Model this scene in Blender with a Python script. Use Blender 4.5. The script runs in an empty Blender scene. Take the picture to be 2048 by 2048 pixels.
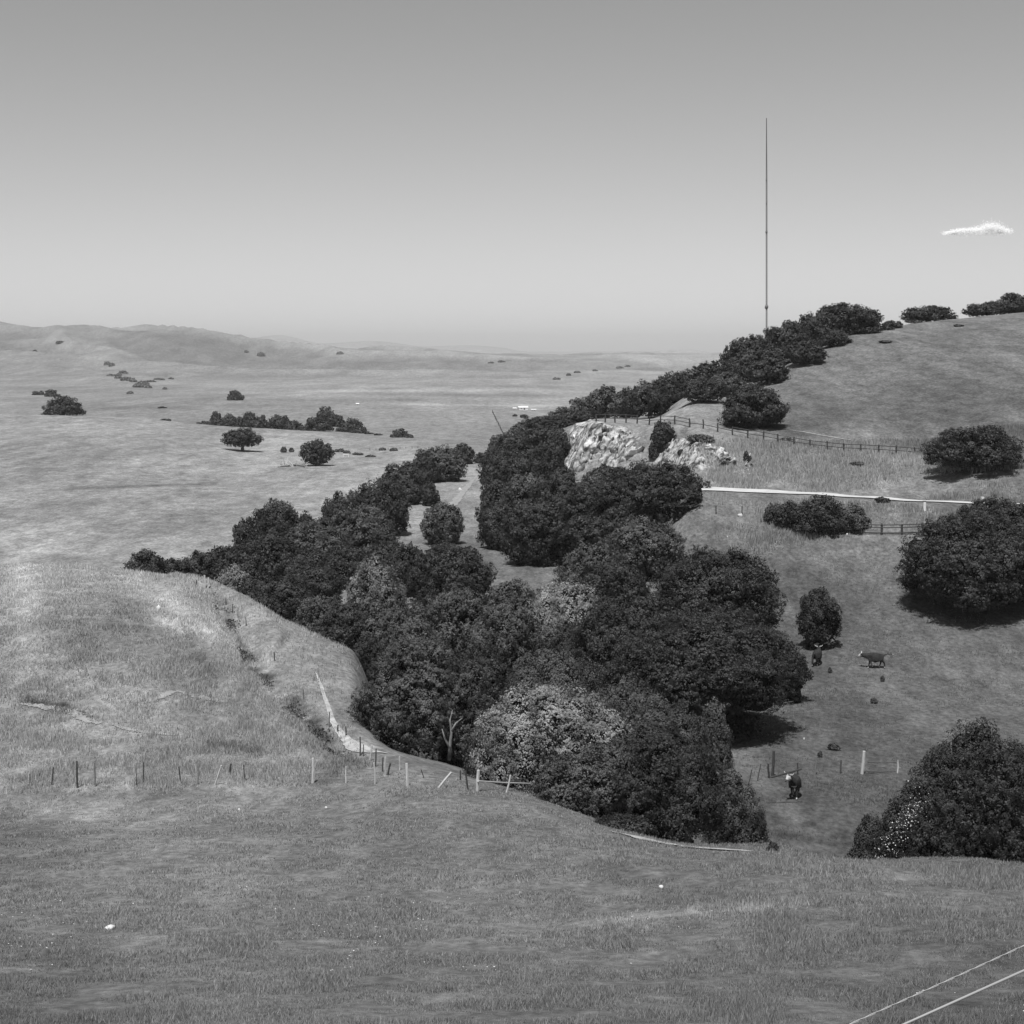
import bpy, bmesh, math, random
import numpy as np
from mathutils import Vector, Matrix

random.seed(7)
rng = np.random.default_rng(11)
SC = bpy.context.scene
COL = SC.collection
F = 3152.0          # focal length in photo pixels (2048 wide)
V0 = 705.0          # horizon row
R = math.radians

# ------------------------------------------------------------------ camera
cam_d = bpy.data.cameras.new('camera')
cam = bpy.data.objects.new('camera', cam_d); COL.objects.link(cam)
cam_d.sensor_width = 36.0
cam_d.lens = 36.0 * F / 2048.0
cam_d.shift_y = (V0 - 1024.0) / 2048.0
cam_d.clip_start = 0.3; cam_d.clip_end = 60000.0
cam.location = (0, 0, 0)
cam.rotation_euler = (R(90), 0, 0)
SC.camera = cam
SC.render.resolution_x = 1024; SC.render.resolution_y = 1024
SC.view_settings.view_transform = 'Standard'
try: SC.view_settings.look = 'None'
except Exception: pass
SC.view_settings.gamma = 1.0
SC.view_settings.exposure = 0.1

# ------------------------------------------------------------------ sky and sun
SUN_EL, SUN_AZ = 66.0, -166.0        # azimuth from +Y clockwise: high, behind the camera
w = bpy.data.worlds.new('World'); SC.world = w; w.use_nodes = True
nt = w.node_tree; nt.nodes.clear()
sky = nt.nodes.new('ShaderNodeTexSky'); sky.sky_type = 'NISHITA'; sky.sun_disc = False
sky.sun_elevation = R(SUN_EL); sky.sun_rotation = R(SUN_AZ)
sky.air_density = 1.0; sky.dust_density = 0.4; sky.ozone_density = 1.0
sep = nt.nodes.new('ShaderNodeSeparateColor')
m1 = nt.nodes.new('ShaderNodeMath'); m1.operation = 'MULTIPLY'; m1.inputs[1].default_value = 0.38
m2 = nt.nodes.new('ShaderNodeMath'); m2.operation = 'MULTIPLY_ADD'; m2.inputs[1].default_value = 0.62
bg = nt.nodes.new('ShaderNodeBackground'); bg.inputs['Strength'].default_value = 0.098
wo = nt.nodes.new('ShaderNodeOutputWorld')
nt.links.new(sky.outputs[0], sep.inputs[0])
nt.links.new(sep.outputs[0], m1.inputs[0])
nt.links.new(sep.outputs[1], m2.inputs[0]); nt.links.new(m1.outputs[0], m2.inputs[2])
nt.links.new(m2.outputs[0], bg.inputs['Color']); nt.links.new(bg.outputs[0], wo.inputs[0])

sd = bpy.data.lights.new('sun', 'SUN'); sd.energy = 4.35; sd.angle = R(0.53); sd.color = (1, 1, 1)
so = bpy.data.objects.new('sun', sd); COL.objects.link(so)
sdir = Vector((math.sin(R(SUN_AZ)) * math.cos(R(SUN_EL)), math.cos(R(SUN_AZ)) * math.cos(R(SUN_EL)), math.sin(R(SUN_EL))))
so.rotation_euler = sdir.to_track_quat('Z', 'Y').to_euler()
so.location = (0, 0, 80)

# ------------------------------------------------------------------ helpers
def tag(o, label=None, cat=None, group=None, kind=None):
    if label: o['label'] = label
    if cat: o['category'] = cat
    if group: o['group'] = group
    if kind: o['kind'] = kind
    return o

def link(name, me, mat=None, parent=None, loc=None):
    o = bpy.data.objects.new(name, me); COL.objects.link(o)
    if mat is not None and me is not None:
        for m in (mat if isinstance(mat, (list, tuple)) else [mat]): me.materials.append(m)
    if parent is not None: o.parent = parent
    if loc is not None: o.location = loc
    return o

def empty(name, loc, label=None, cat=None, group=None, rz=0.0):
    o = bpy.data.objects.new(name, None); COL.objects.link(o)
    o.location = loc; o.rotation_euler = (0, 0, rz); o.empty_display_size = 0.2
    return tag(o, label, cat, group)

def npmesh(name, V, Fc, smooth=False, mats=None):
    """V (n,3); Fc (m,k) array"""
    me = bpy.data.meshes.new(name)
    V = np.ascontiguousarray(V, dtype=np.float32); Fc = np.ascontiguousarray(Fc, dtype=np.int32)
    m, k = Fc.shape
    me.vertices.add(len(V)); me.vertices.foreach_set('co', V.ravel())
    me.loops.add(m * k); me.loops.foreach_set('vertex_index', Fc.ravel())
    me.polygons.add(m)
    me.polygons.foreach_set('loop_start', np.arange(0, m * k, k, dtype=np.int32))
    me.polygons.foreach_set('loop_total', np.full(m, k, dtype=np.int32))
    if smooth: me.polygons.foreach_set('use_smooth', np.ones(m, dtype=bool))
    if mats is not None: me.polygons.foreach_set('material_index', mats.astype(np.int32))
    me.update(calc_edges=True)
    return me

class MB:
    """collects bars, boxes and tubes into one mesh"""
    def __init__(s): s.bm = bmesh.new()
    def box(s, c, d, rot=None):
        M = Matrix.Translation(c)
        if rot is not None: M = M @ rot
        M = M @ Matrix.Diagonal((d[0], d[1], d[2], 1))
        bmesh.ops.create_cube(s.bm, size=1.0, matrix=M); return s
    def tube(s, pts, rad, seg=8, cap=True, jitter=0.0):
        pts = [Vector(p) for p in pts]; n = len(pts)
        if not hasattr(rad, '__len__'): rad = [rad] * n
        rings = []
        up = Vector((0, 0, 1)); ov = (pts[-1] - pts[0]).normalized()
        if abs(ov.z) > 0.8: up = Vector((1, 0.13, 0))
        for i, p in enumerate(pts):
            d = (pts[min(i + 1, n - 1)] - pts[max(i - 1, 0)]).normalized()
            a = d.cross(up)
            if a.length < 0.05: a = d.cross(Vector((1, 0, 0)))
            a.normalize(); b = d.cross(a).normalized()
            ring = []
            for k in range(seg):
                t = 2 * math.pi * k / seg; r = rad[i] * (1 + random.uniform(-jitter, jitter))
                ring.append(s.bm.verts.new(p + a * (math.cos(t) * r) + b * (math.sin(t) * r)))
            rings.append(ring)
        for i in range(n - 1):
            for k in range(seg):
                s.bm.faces.new((rings[i][k], rings[i][(k + 1) % seg], rings[i + 1][(k + 1) % seg], rings[i + 1][k]))
        if cap:
            try: s.bm.faces.new(rings[0][::-1]); s.bm.faces.new(rings[-1])
            except Exception: pass
        return s
    def build(s, name, mat, parent=None, loc=None, smooth=False, bevel=0.0):
        if bevel > 0:
            bmesh.ops.bevel(s.bm, geom=list(s.bm.edges), offset=bevel, segments=1, affect='EDGES')
        bmesh.ops.recalc_face_normals(s.bm, faces=s.bm.faces)
        me = bpy.data.meshes.new(name); s.bm.to_mesh(me); s.bm.free()
        if smooth:
            for p in me.polygons: p.use_smooth = True
        return link(name, me, mat, parent, loc)

def lattice(n=256, seed=3):
    r = np.random.default_rng(seed); return r.random((n, n)).astype(np.float64)
LAT = lattice()
def vnoise(x, y):
    xi = np.floor(x).astype(int); yi = np.floor(y).astype(int)
    fx = x - xi; fy = y - yi
    fx = fx * fx * fx * (fx * (fx * 6 - 15) + 10); fy = fy * fy * fy * (fy * (fy * 6 - 15) + 10)
    a = LAT[xi % 256, yi % 256]; b = LAT[(xi + 1) % 256, yi % 256]
    c = LAT[xi % 256, (yi + 1) % 256]; d = LAT[(xi + 1) % 256, (yi + 1) % 256]
    return (a * (1 - fx) + b * fx) * (1 - fy) + (c * (1 - fx) + d * fx) * fy * 1.0
def fbm(x, y, scale, octv=4, gain=0.5):
    s = 0; a = 1; t = 0; x = x / scale; y = y / scale
    for i in range(octv):
        s = s + a * (vnoise(x + 17.3 * i, y - 9.1 * i) - 0.5); t += a; a *= gain; x = x * 2.03 + 3.7; y = y * 2.03 - 1.3
    return s / t * 2.0     # about -1..1

def hash3(ix, iy, iz):
    h = (ix * 374761393 + iy * 668265263 + iz * 2147483647 * 3) & 0xffffffff
    h = ((h ^ (h >> 13)) * 1274126177) & 0xffffffff
    return ((h ^ (h >> 16)) & 0xffff) / 65535.0
def noise3(P):
    i = np.floor(P).astype(np.int64); f = P - i; f = f * f * (3 - 2 * f); r = 0
    for dx in (0, 1):
        for dy in (0, 1):
            for dz in (0, 1):
                wgt = (f[:, 0] if dx else 1 - f[:, 0]) * (f[:, 1] if dy else 1 - f[:, 1]) * (f[:, 2] if dz else 1 - f[:, 2])
                r = r + wgt * hash3(i[:, 0] + dx, i[:, 1] + dy, i[:, 2] + dz)
    return r - 0.5

# ------------------------------------------------------------------ materials
def pmat(name, g, rough=0.9, spec=0.2):
    m = bpy.data.materials.new(name); m.use_nodes = True
    b = m.node_tree.nodes['Principled BSDF']
    b.inputs['Base Color'].default_value = (g, g, g, 1); b.inputs['Roughness'].default_value = rough
    b.inputs['Specular IOR Level'].default_value = spec
    return m
def noisy(name, lo, hi, scale, rough=0.9, spec=0.15, detail=6, stretch=(1, 1, 1), bump=0.0, bscale=None):
    m = pmat(name, hi, rough, spec); n = m.node_tree; b = n.nodes['Principled BSDF']
    tc = n.nodes.new('ShaderNodeTexCoord'); mp = n.nodes.new('ShaderNodeMapping'); mp.inputs['Scale'].default_value = stretch
    no = n.nodes.new('ShaderNodeTexNoise'); no.inputs['Scale'].default_value = scale; no.inputs['Detail'].default_value = detail
    cr = n.nodes.new('ShaderNodeValToRGB'); cr.color_ramp.elements[0].position = 0.3; cr.color_ramp.elements[1].position = 0.7
    cr.color_ramp.elements[0].color = (lo, lo, lo, 1); cr.color_ramp.elements[1].color = (hi, hi, hi, 1)
    n.links.new(tc.outputs['Object'], mp.inputs[0]); n.links.new(mp.outputs[0], no.inputs['Vector'])
    n.links.new(no.outputs['Fac'], cr.inputs[0]); n.links.new(cr.outputs[0], b.inputs['Base Color'])
    if bump:
        bp = n.nodes.new('ShaderNodeBump'); bp.inputs['Strength'].default_value = 1.0; bp.inputs['Distance'].default_value = bump
        n.links.new(no.outputs['Fac'], bp.inputs['Height']); n.links.new(bp.outputs[0], b.inputs['Normal'])
    return m

def leafmat(name, lo, hi, trans=0.25):
    m = bpy.data.materials.new(name); m.use_nodes = True; n = m.node_tree; n.nodes.clear()
    tc = n.nodes.new('ShaderNodeTexCoord')
    no = n.nodes.new('ShaderNodeTexNoise'); no.inputs['Scale'].default_value = 0.7; no.inputs['Detail'].default_value = 4
    cr = n.nodes.new('ShaderNodeValToRGB')
    cr.color_ramp.elements[0].position = 0.38; cr.color_ramp.elements[1].position = 0.62
    cr.color_ramp.elements[0].color = (lo, lo, lo, 1); cr.color_ramp.elements[1].color = (hi, hi, hi, 1)
    di = n.nodes.new('ShaderNodeBsdfPrincipled'); di.inputs['Roughness'].default_value = 0.55
    di.inputs['Specular IOR Level'].default_value = 0.25
    tr = n.nodes.new('ShaderNodeBsdfTranslucent'); mx = n.nodes.new('ShaderNodeMixShader'); mx.inputs[0].default_value = trans
    o = n.nodes.new('ShaderNodeOutputMaterial')
    n.links.new(tc.outputs['Object'], no.inputs['Vector']); n.links.new(no.outputs['Fac'], cr.inputs[0])
    n.links.new(cr.outputs[0], di.inputs['Base Color']); n.links.new(cr.outputs[0], tr.inputs['Color'])
    n.links.new(di.outputs[0], mx.inputs[1]); n.links.new(tr.outputs[0], mx.inputs[2]); n.links.new(mx.outputs[0], o.inputs[0])
    return m

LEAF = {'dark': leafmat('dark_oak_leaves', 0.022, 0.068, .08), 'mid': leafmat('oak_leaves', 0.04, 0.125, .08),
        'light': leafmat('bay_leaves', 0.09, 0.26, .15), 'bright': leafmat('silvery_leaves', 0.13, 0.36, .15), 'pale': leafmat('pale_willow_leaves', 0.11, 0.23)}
CORE_SHADE = pmat('shaded_core', 0.016, 0.95, 0.0)  # near-black colour paints the inner shade of the crowns onto their core
BARK = noisy('bark', 0.06, 0.16, 3.0, stretch=(1, 1, 0.25))
LIMB = noisy('mottled_bark', 0.06, 0.30, 3.5, stretch=(1, 1, .6))
PALEBARK = noisy('pale_bark', 0.22, 0.5, 2.5, stretch=(1, 1, 0.3))
WOOD_D = noisy('dark_weathered_wood', 0.04, 0.09, 6.0, stretch=(4, 4, 0.6))
WOOD_M = noisy('grey_weathered_wood', 0.12, 0.24, 6.0, stretch=(4, 4, 0.6))
WOOD_L = noisy('bleached_wood', 0.42, 0.62, 6.0, stretch=(4, 4, 0.6))
WIRE = pmat('fence_wire', 0.12, 0.6, 0.4)
WHITE = noisy('white_paint', 0.7, 0.85, 2.0)
ROOF = noisy('grey_roof', 0.25, 0.35, 2.0)

# ------------------------------------------------------------------ terrain profiles: {column: [(distance, photo row)...]}
def zz(Y, v): return -(v - V0) / F * Y
def Zp(p):  # ('z',Y,Z) entries allowed
    return [(q[0], q[2]) if len(q) == 3 else (q[0], zz(*q)) for q in p]
Znear = [(0.5, 0, -1.7), (3, 0, -2.3), (10, 0, -5.3), (20, 0, -9.6)]
FG = {
 -1600: Znear + [(30, 2060), (50, 1850), (70, 1690), (88, 1590), (110, 1380), (135, 1220), (160, 1150), (185, 0, -27), (230, 0, -36)],
 -400: Znear + [(30, 2060), (50, 1850), (70, 1690), (88, 1588), (99, 1490), (112, 1365), (132, 1215), (152, 1150), (175, 0, -25), (220, 0, -36)],
 40:   Znear + [(30, 2060), (50, 1850), (70, 1690), (88, 1588), (99, 1490), (112, 1360), (132, 1210), (152, 1136), (172, 0, -24.5), (215, 0, -36)],
 250:  Znear + [(30, 2060), (50, 1850), (70, 1690), (88, 1585), (99, 1490), (112, 1362), (132, 1215), (150, 1150), (168, 0, -24.5), (210, 0, -36)],
 420:  Znear + [(30, 2060), (50, 1850), (70, 1688), (88, 1580), (99, 1490), (113, 1370), (132, 1240), (149, 1174), (163, 0, -25), (200, 0, -36)],
 560:  Znear + [(30, 2060), (50, 1850), (70, 1688), (88, 1578), (99, 1492), (112, 1395), (128, 1300), (143, 1240), (155, 0, -27), (185, 0, -36)],
 700:  Znear + [(30, 2060), (50, 1850), (70, 1685), (88, 1575), (99, 1500), (110, 1430), (122, 1360), (134, 1304), (146, 0, -28.5), (175, 0, -36)],
 800:  Znear + [(30, 2060), (50, 1850), (70, 1685), (86, 1580), (94, 1532), (101, 1507), (110, 0, -28), (140, 0, -36)],
 900:  Znear + [(30, 2060), (50, 1850), (70, 1685), (83, 1595), (92, 1550), (97, 1540), (107, 0, -28), (135, 0, -36)],
 1060: Znear + [(30, 2060), (50, 1850), (68, 1690), (80, 1615), (88, 1592), (98, 0, -27.5), (125, 0, -36)],
 1200: Znear + [(30, 2060), (48, 1865), (62, 1730), (72, 1668), (79, 1653), (88, 0, -26), (115, 0, -36)],
 1400: Znear + [(30, 2060), (45, 1885), (58, 1755), (66, 1705), (71, 1693), (80, 0, -25), (105, 0, -36)],
 1550: Znear + [(30, 2060), (45, 1875), (56, 1765), (63, 1716), (68, 1706), (77, 0, -24), (100, 0, -36)],
 1700: Znear + [(30, 2060), (45, 1870), (54, 1780), (60, 1732), (65, 1722), (74, 0, -24), (97, 0, -36)],
 1900: Znear + [(30, 2055), (45, 1865), (53, 1790), (58, 1755), (63, 1746), (72, 0, -23), (95, 0, -36)],
 2100: Znear + [(30, 2045), (45, 1860), (52, 1800), (57, 1765), (62, 1756), (71, 0, -23), (95, 0, -36)],
 3700: Znear + [(30, 1990), (45, 1840), (52, 1790), (57, 1765), (62, 1756), (71, 0, -23), (95, 0, -36)],
}
LOW = [(60, 0, -60), (150, 0, -60), (300, 0, -60), (450, 0, -60)]
RH = {
 -1600: LOW, 700: LOW,
 940:  [(120, 0, -60), (200, 0, -40), (260, 0, -34), (320, 0, -33), (380, 0, -34), (450, 0, -40), (520, 0, -60)],
 1010: [(120, 0, -60), (190, 0, -36), (240, 0, -32), (290, 0, -28), (330, 0, -25), (370, 0, -26), (450, 0, -36), (520, 0, -60)],
 1060: [(120, 0, -60), (180, 0, -34), (225, 0, -29.5), (260, 0, -25.5), (300, 0, -21), (335, 0, -19), (370, 0, -21), (450, 0, -36), (520, 0, -60)],
 1110: [(120, 0, -60), (170, 0, -34), (210, 0, -31.5), (240, 1062), (256, 992), (264, 968), (275, 905), (300, 868), (330, 855), (360, 0, -18), (450, 0, -36), (520, 0, -60)],
 1200: [(110, 0, -60), (155, 0, -31), (190, 1145), (220, 1030), (240, 968), (250, 952), (256, 900), (262, 850), (275, 845), (300, 838), (330, 0, -15.5), (400, 0, -22), (480, 0, -50)],
 1300: [(110, 0, -60), (148, 0, -31), (175, 1190), (200, 1090), (225, 1000), (236, 962), (243, 935), (250, 864), (262, 850), (285, 840), (305, 833), (330, 0, -14), (400, 0, -22), (480, 0, -50)],
 1400: [(100, 0, -60), (140, 0, -31), (165, 1245), (187, 1110), (203, 985), (211, 974), (222, 935), (232, 885), (242, 860), (262, 828), (285, 797), (310, 782), (335, 0, -8), (400, 0, -18), (480, 0, -45)],
 1500: [(100, 0, -60), (138, 0, -31), (165, 1240), (187, 1090), (197, 1015), (204, 987), (211, 978), (220, 945), (230, 898), (239, 874), (262, 834), (292, 790), (320, 762), (345, 0, -5.8), (400, 0, -12), (480, 0, -40)],
 1620: [(100, 0, -60), (138, 0, -31), (163, 1240), (184, 1100), (193, 1035), (201, 991), (208, 985), (216, 950), (226, 905), (233, 890), (260, 830), (300, 755), (330, 703), (350, 0, 0.4), (400, 0, -5), (500, 0, -40)],
 1720: [(100, 0, -60), (138, 0, -31), (163, 1235), (180, 1130), (188, 1064), (197, 998), (204, 992), (212, 952), (222, 912), (228, 903), (258, 828), (300, 748), (330, 690), (352, 664), (375, 0, 4.2), (430, 0, -2), (520, 0, -40)],
 1850: [(100, 0, -60), (138, 0, -31), (162, 1235), (176, 1130), (184, 1068), (193, 1006), (199, 1001), (207, 960), (217, 925), (224, 917), (258, 815), (300, 730), (340, 668), (370, 645), (390, 0, 6.6), (440, 0, 0), (520, 0, -40)],
 2008: [(100, 0, -60), (138, 0, -31), (160, 1235), (173, 1135), (182, 1060), (189, 1012), (194, 1006), (202, 960), (213, 920), (222, 895), (256, 800), (300, 712), (345, 648), (380, 628), (400, 0, 8.4), (450, 0, 0), (520, 0, -40)],
 2500: [(100, 0, -60), (138, 0, -31), (156, 1230), (168, 1130), (177, 1060), (184, 1015), (190, 1008), (200, 950), (212, 900), (256, 770), (300, 680), (350, 610), (390, 590), (415, 0, 14), (460, 0, 0), (520, 0, -40)],
 3700: [(100, 0, -60), (138, 0, -31), (156, 1230), (168, 1130), (177, 1060), (184, 1015), (190, 1008), (200, 950), (212, 900), (256, 770), (300, 680), (350, 610), (390, 590), (415, 0, 14), (460, 0, 0), (520, 0, -40)],
}
def PL(lst):
    return [(60, 0, -31.5), (90, 0, -31), (105, 0, -30), (150, 0, -30)] + lst + [(1500, 782), (2500, 0, -39), (5000, 0, -42), (9000, 0, -44), (20000, 0, -46)]
BP = {
 -1600: PL([(222, 1130), (300, 1015), (400, 930), (500, 875), (600, 838), (650, 824), (720, 0, -30), (1000, 815)]),
 40:   PL([(222, 1130), (300, 1015), (400, 930), (500, 875), (600, 838), (645, 826), (700, 0, -28), (780, 0, -35), (1000, 813)]),
 250:  PL([(222, 1130), (300, 1017), (400, 935), (500, 882), (600, 845), (645, 834), (700, 0, -29), (780, 0, -36), (1000, 813)]),
 400:  PL([(222, 1130), (300, 1020), (400, 945), (500, 893), (600, 858), (640, 847), (690, 0, -31), (780, 0, -36), (1000, 814)]),
 500:  PL([(222, 1130), (300, 1020), (400, 950), (500, 903), (590, 868), (630, 853), (680, 0, -32), (780, 0, -36), (1000, 815)]),
 650:  PL([(222, 1130), (300, 1020), (400, 945), (500, 906), (580, 876), (620, 862), (670, 0, -33), (780, 0, -36), (1000, 816)]),
 750:  PL([(222, 1130), (300, 1020), (400, 945), (500, 908), (580, 882), (620, 873), (670, 0, -35), (780, 0, -36), (1000, 817)]),
 860:  PL([(222, 1130), (300, 1020), (400, 945), (500, 905), (600, 880), (700, 862), (800, 845), (1000, 820)]),
 1000: PL([(222, 1130), (300, 1020), (400, 945), (500, 905), (600, 882), (700, 866), (800, 850), (1000, 824)]),
 1300: PL([(222, 1130), (300, 1020), (400, 945), (500, 905), (600, 882), (700, 866), (800, 850), (1000, 824)]),
 3700: PL([(222, 1130), (300, 1020), (400, 945), (500, 905), (600, 882), (700, 866), (800, 850), (1000, 824)]),
}
def FH(r, b=0):   # far ridge row r
    return [(1200, 0, -70), (1500, 0, -46), (1900, 762), (2600, 742 - b), (3400, 715 - b), (4300, 0.0 * r + r), (4700, 0, zz(4300, r) - 6), (6500, 0, -60)]
FAR = {-1600: FH(640, 8), -400: FH(648, 8), 40: FH(650, 6), 190: FH(660, 4), 300: FH(654, 8), 430: FH(669, 2), 560: FH(688), 700: FH(694), 900: FH(699), 1050: FH(703), 1200: FH(705), 1400: FH(706), 3700: FH(706)}
def F2(r): return [(6000, 0, -80), (8000, 0, -50), (10500, r), (12500, 0, -60)]
FAR2 = {-1600: F2(690), 40: F2(690), 420: F2(684), 500: F2(679), 640: F2(688), 700: F2(696), 820: F2(693), 960: F2(700), 1060: F2(709), 1250: F2(712), 1300: F2(703), 1370: F2(698), 1450: F2(705), 3700: F2(705)}
def F3(r): return [(12500, 0, -80), (15000, 0, -50), (18500, r), (19900, 0, -60)]
FAR3 = {-1600: F3(690), 420: F3(690), 560: F3(671), 640: F3(686), 740: F3(681), 860: F3(692), 930: F3(690), 1010: F3(696), 1050: F3(703), 1300: F3(704), 3700: F3(704)}

def pchip(x, y, xq):
    """monotone cubic along axis 0. x (n,), y (n,m), xq (q,)"""
    x = np.asarray(x, float); y = np.asarray(y, float)
    h = np.diff(x)[:, None]; d = np.diff(y, axis=0) / h
    m = np.zeros_like(y); m[0] = d[0]; m[-1] = d[-1]
    w1 = 2 * h[1:] + h[:-1]; w2 = h[1:] + 2 * h[:-1]
    ok = d[:-1] * d[1:] > 0
    with np.errstate(divide='ignore', invalid='ignore'):
        mm = (w1 + w2) / (w1 / d[:-1] + w2 / d[1:])
    m[1:-1] = np.where(ok, mm, 0)
    xq = np.clip(xq, x[0], x[-1]); i = np.clip(np.searchsorted(x, xq) - 1, 0, len(x) - 2)
    t = ((xq - x[i]) / (x[i + 1] - x[i]))[:, None]; hh = (x[i + 1] - x[i])[:, None]
    return ((2*t**3-3*t**2+1)*y[i] + (t**3-2*t**2+t)*hh*m[i] + (-2*t**3+3*t**2)*y[i+1] + (t**3-t**2)*hh*m[i+1])

Ys = np.concatenate([np.geomspace(0.5, 30, 70, endpoint=False), np.linspace(30, 130, 300, endpoint=False),
                     np.linspace(130, 420, 480, endpoint=False), np.geomspace(420, 2000, 220, endpoint=False), np.geomspace(2000, 20000, 230)])
Us = np.concatenate([np.linspace(-1600, -350, 60, endpoint=False), np.arange(-350, 2400, 4.5), np.linspace(2400, 3700, 60)])
LY = np.log(Ys)
def layer(D):
    us = sorted(D); cols = []
    for u in us:
        p = Zp(D[u]); cols.append(pchip(np.log([q[0] for q in p]), np.array([[q[1]] for q in p]), LY)[:, 0])
    A = np.array(cols)                      # (cols, rows)
    return pchip(np.array(us, float), A, Us)  # (U, rows)
UG, YG = np.meshgrid(Us, Ys, indexing='ij')
XG = (UG - 1024) / F * YG
L_far = layer(FAR)
fmask = np.clip((YG - 1700) / 1500, 0, 1) * np.clip((6500 - YG) / 1500, 0, 1)
ridg = 1 - np.abs(fbm(XG + 0.35 * YG, YG * 0.55, 520, 4)) * 2
L_far = L_far + fmask * (ridg - 0.72) * 42 * np.clip(1.15 - (UG - 300) / 900, 0.35, 1.2)
L_far2 = layer(FAR2) + fbm(XG, YG, 1500, 4) * 14 * (YG > 6500)
L_far3 = layer(FAR3) + fbm(XG, YG, 1500, 4) * 16 * (YG > 12500)
L_bp = layer(BP) + fbm(XG, YG, 160, 3) * 1.2 * np.clip((YG - 260) / 300, 0, 1) * np.clip((900 - YG) / 200, 0, 1) + fbm(XG, YG, 420, 3) * 2.0 * np.clip((YG - 900) / 400, 0, 1) + fbm(XG, YG, 9, 3) * 0.12
fg = layer(FG)
fg = fg + fbm(XG, YG, 14, 4) * 0.22 * np.clip((YG - 10) / 25, 0, 1) + fbm(XG, YG, 2.2, 3) * 0.05 * np.clip((YG - 10) / 25, 0, 1)
gl = np.array([((u - 1024) / F * y, y) for u, y in ((425, 150), (455, 138), (500, 123), (560, 114), (625, 108), (690, 99))]); gd = np.full(XG.shape, 99.0)
for (ax, ay), (bx, by) in zip(gl[:-1], gl[1:]):
    t_ = np.clip(((XG - ax) * (bx - ax) + (YG - ay) * (by - ay)) / ((bx - ax) ** 2 + (by - ay) ** 2), 0, 1)
    gd = np.minimum(gd, np.hypot(XG - ax - t_ * (bx - ax), YG - ay - t_ * (by - ay)))
fg = fg - 0.9 * np.exp(-(gd / 1.5) ** 2) + 0.5 * np.exp(-((gd - 3.2) / 1.8) ** 2) * (XG < (gl[:, 0].mean()) + 0 * XG)
ROAD = [(1260, 216, 2.6), (1340, 211.5, 2.7), (1420, 208, 2.7), (1500, 207.5, 2.7), (1620, 204.5, 2.5), (1720, 200.5, 2.1), (1850, 196, 1.5), (1960, 192.5, .9), (2060, 191, .6)]
ry_ = np.interp(UG, [q[0] for q in ROAD], [q[1] for q in ROAD]); rdm = np.exp(-((YG - ry_) / 4.5) ** 4) * (UG > 1200) * (UG < 2100)
rh = layer(RH); rh0 = rh.copy()
rh = rh + (fbm(XG, YG, 16, 4) * 0.25 + fbm(XG, YG, 2.6, 2) * 0.05) * (1 - rdm)
S = [fg, rh, L_bp, L_far, L_far2, L_far3]
K = 0.35
mx = np.maximum.reduce(S)
ZG = mx + K * np.log(sum(np.exp(np.clip((s - mx) / K, -40, 0)) for s in S))
lowf = np.clip((YG - 140), 0, 1)
VG = V0 - ZG / YG * F                       # photo row of every grid point

def gz(u, Y):
    """ground height at photo column u, distance Y (arrays or scalars)"""
    u = np.asarray(u, float); Y = np.asarray(Y, float)
    i = np.clip(np.searchsorted(Us, u) - 1, 0, len(Us) - 2); j = np.clip(np.searchsorted(Ys, Y) - 1, 0, len(Ys) - 2)
    a = np.clip((u - Us[i]) / (Us[i + 1] - Us[i]), 0, 1); b = np.clip((Y - Ys[j]) / (Ys[j + 1] - Ys[j]), 0, 1)
    z00 = ZG[i, j]; z10 = ZG[i + 1, j]; z01 = ZG[i, j + 1]; z11 = ZG[i + 1, j + 1]
    # the sheet's quads are split like this
    return (z00 * (1 - a) + z10 * a) * (1 - b) + (z01 * (1 - a) + z11 * a) * b
def P(u, Y, dz=0.0):
    return Vector(((u - 1024) / F * Y, Y, float(gz(u, Y)) + dz))
def U(x, y): return 1024 + x / y * F
def at(u, v, y0=25, y1=2500):
    """distance at which the ground in column u shows at row v"""
    Yq = np.geomspace(y0, y1, 900); vv = V0 - gz(np.full(900, u), Yq) / Yq * F
    return float(Yq[np.argmin(np.abs(vv - v))])
def W(u, v, Y): return Vector(((u - 1024) / F * Y, Y, -(v - V0) / F * Y))

# tone of the grass (its dryness), from sample points (column, distance, albedo)
TONE = [(0, 35, .105), (500, 35, .13), (1024, 35, .135), (1500, 35, .135), (2000, 30, .115),
        (0, 70, .115), (500, 72, .145), (1000, 75, .15), (1500, 55, .145), (2000, 50, .13),
        (40, 100, .19), (250, 100, .18), (500, 100, .2), (40, 135, .235), (150, 120, .17), (300, 125, .16), (380, 112, .175), (470, 130, .23), (400, 138, .25), (250, 148, .24), (60, 150, .25),
        (650, 125, .17), (560, 115, .19), (720, 100, .16), (820, 95, .15),
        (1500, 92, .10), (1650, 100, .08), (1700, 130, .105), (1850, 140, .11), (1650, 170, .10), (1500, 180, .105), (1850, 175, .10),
        (1600, 215, .20), (1750, 212, .20), (1450, 225, .21), (1500, 197, .19), (1800, 190, .17),
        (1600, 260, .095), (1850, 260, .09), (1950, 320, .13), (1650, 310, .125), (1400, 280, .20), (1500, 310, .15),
        (1000, 230, .14), (900, 280, .19), (960, 370, .25), (1180, 250, .2),
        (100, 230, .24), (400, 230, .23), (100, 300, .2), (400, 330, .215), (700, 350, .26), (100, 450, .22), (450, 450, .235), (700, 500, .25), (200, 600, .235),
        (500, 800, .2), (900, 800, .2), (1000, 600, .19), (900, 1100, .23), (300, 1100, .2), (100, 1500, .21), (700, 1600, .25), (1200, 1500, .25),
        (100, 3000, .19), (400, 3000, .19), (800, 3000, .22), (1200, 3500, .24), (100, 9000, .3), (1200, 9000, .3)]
T = np.array(TONE)
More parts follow.
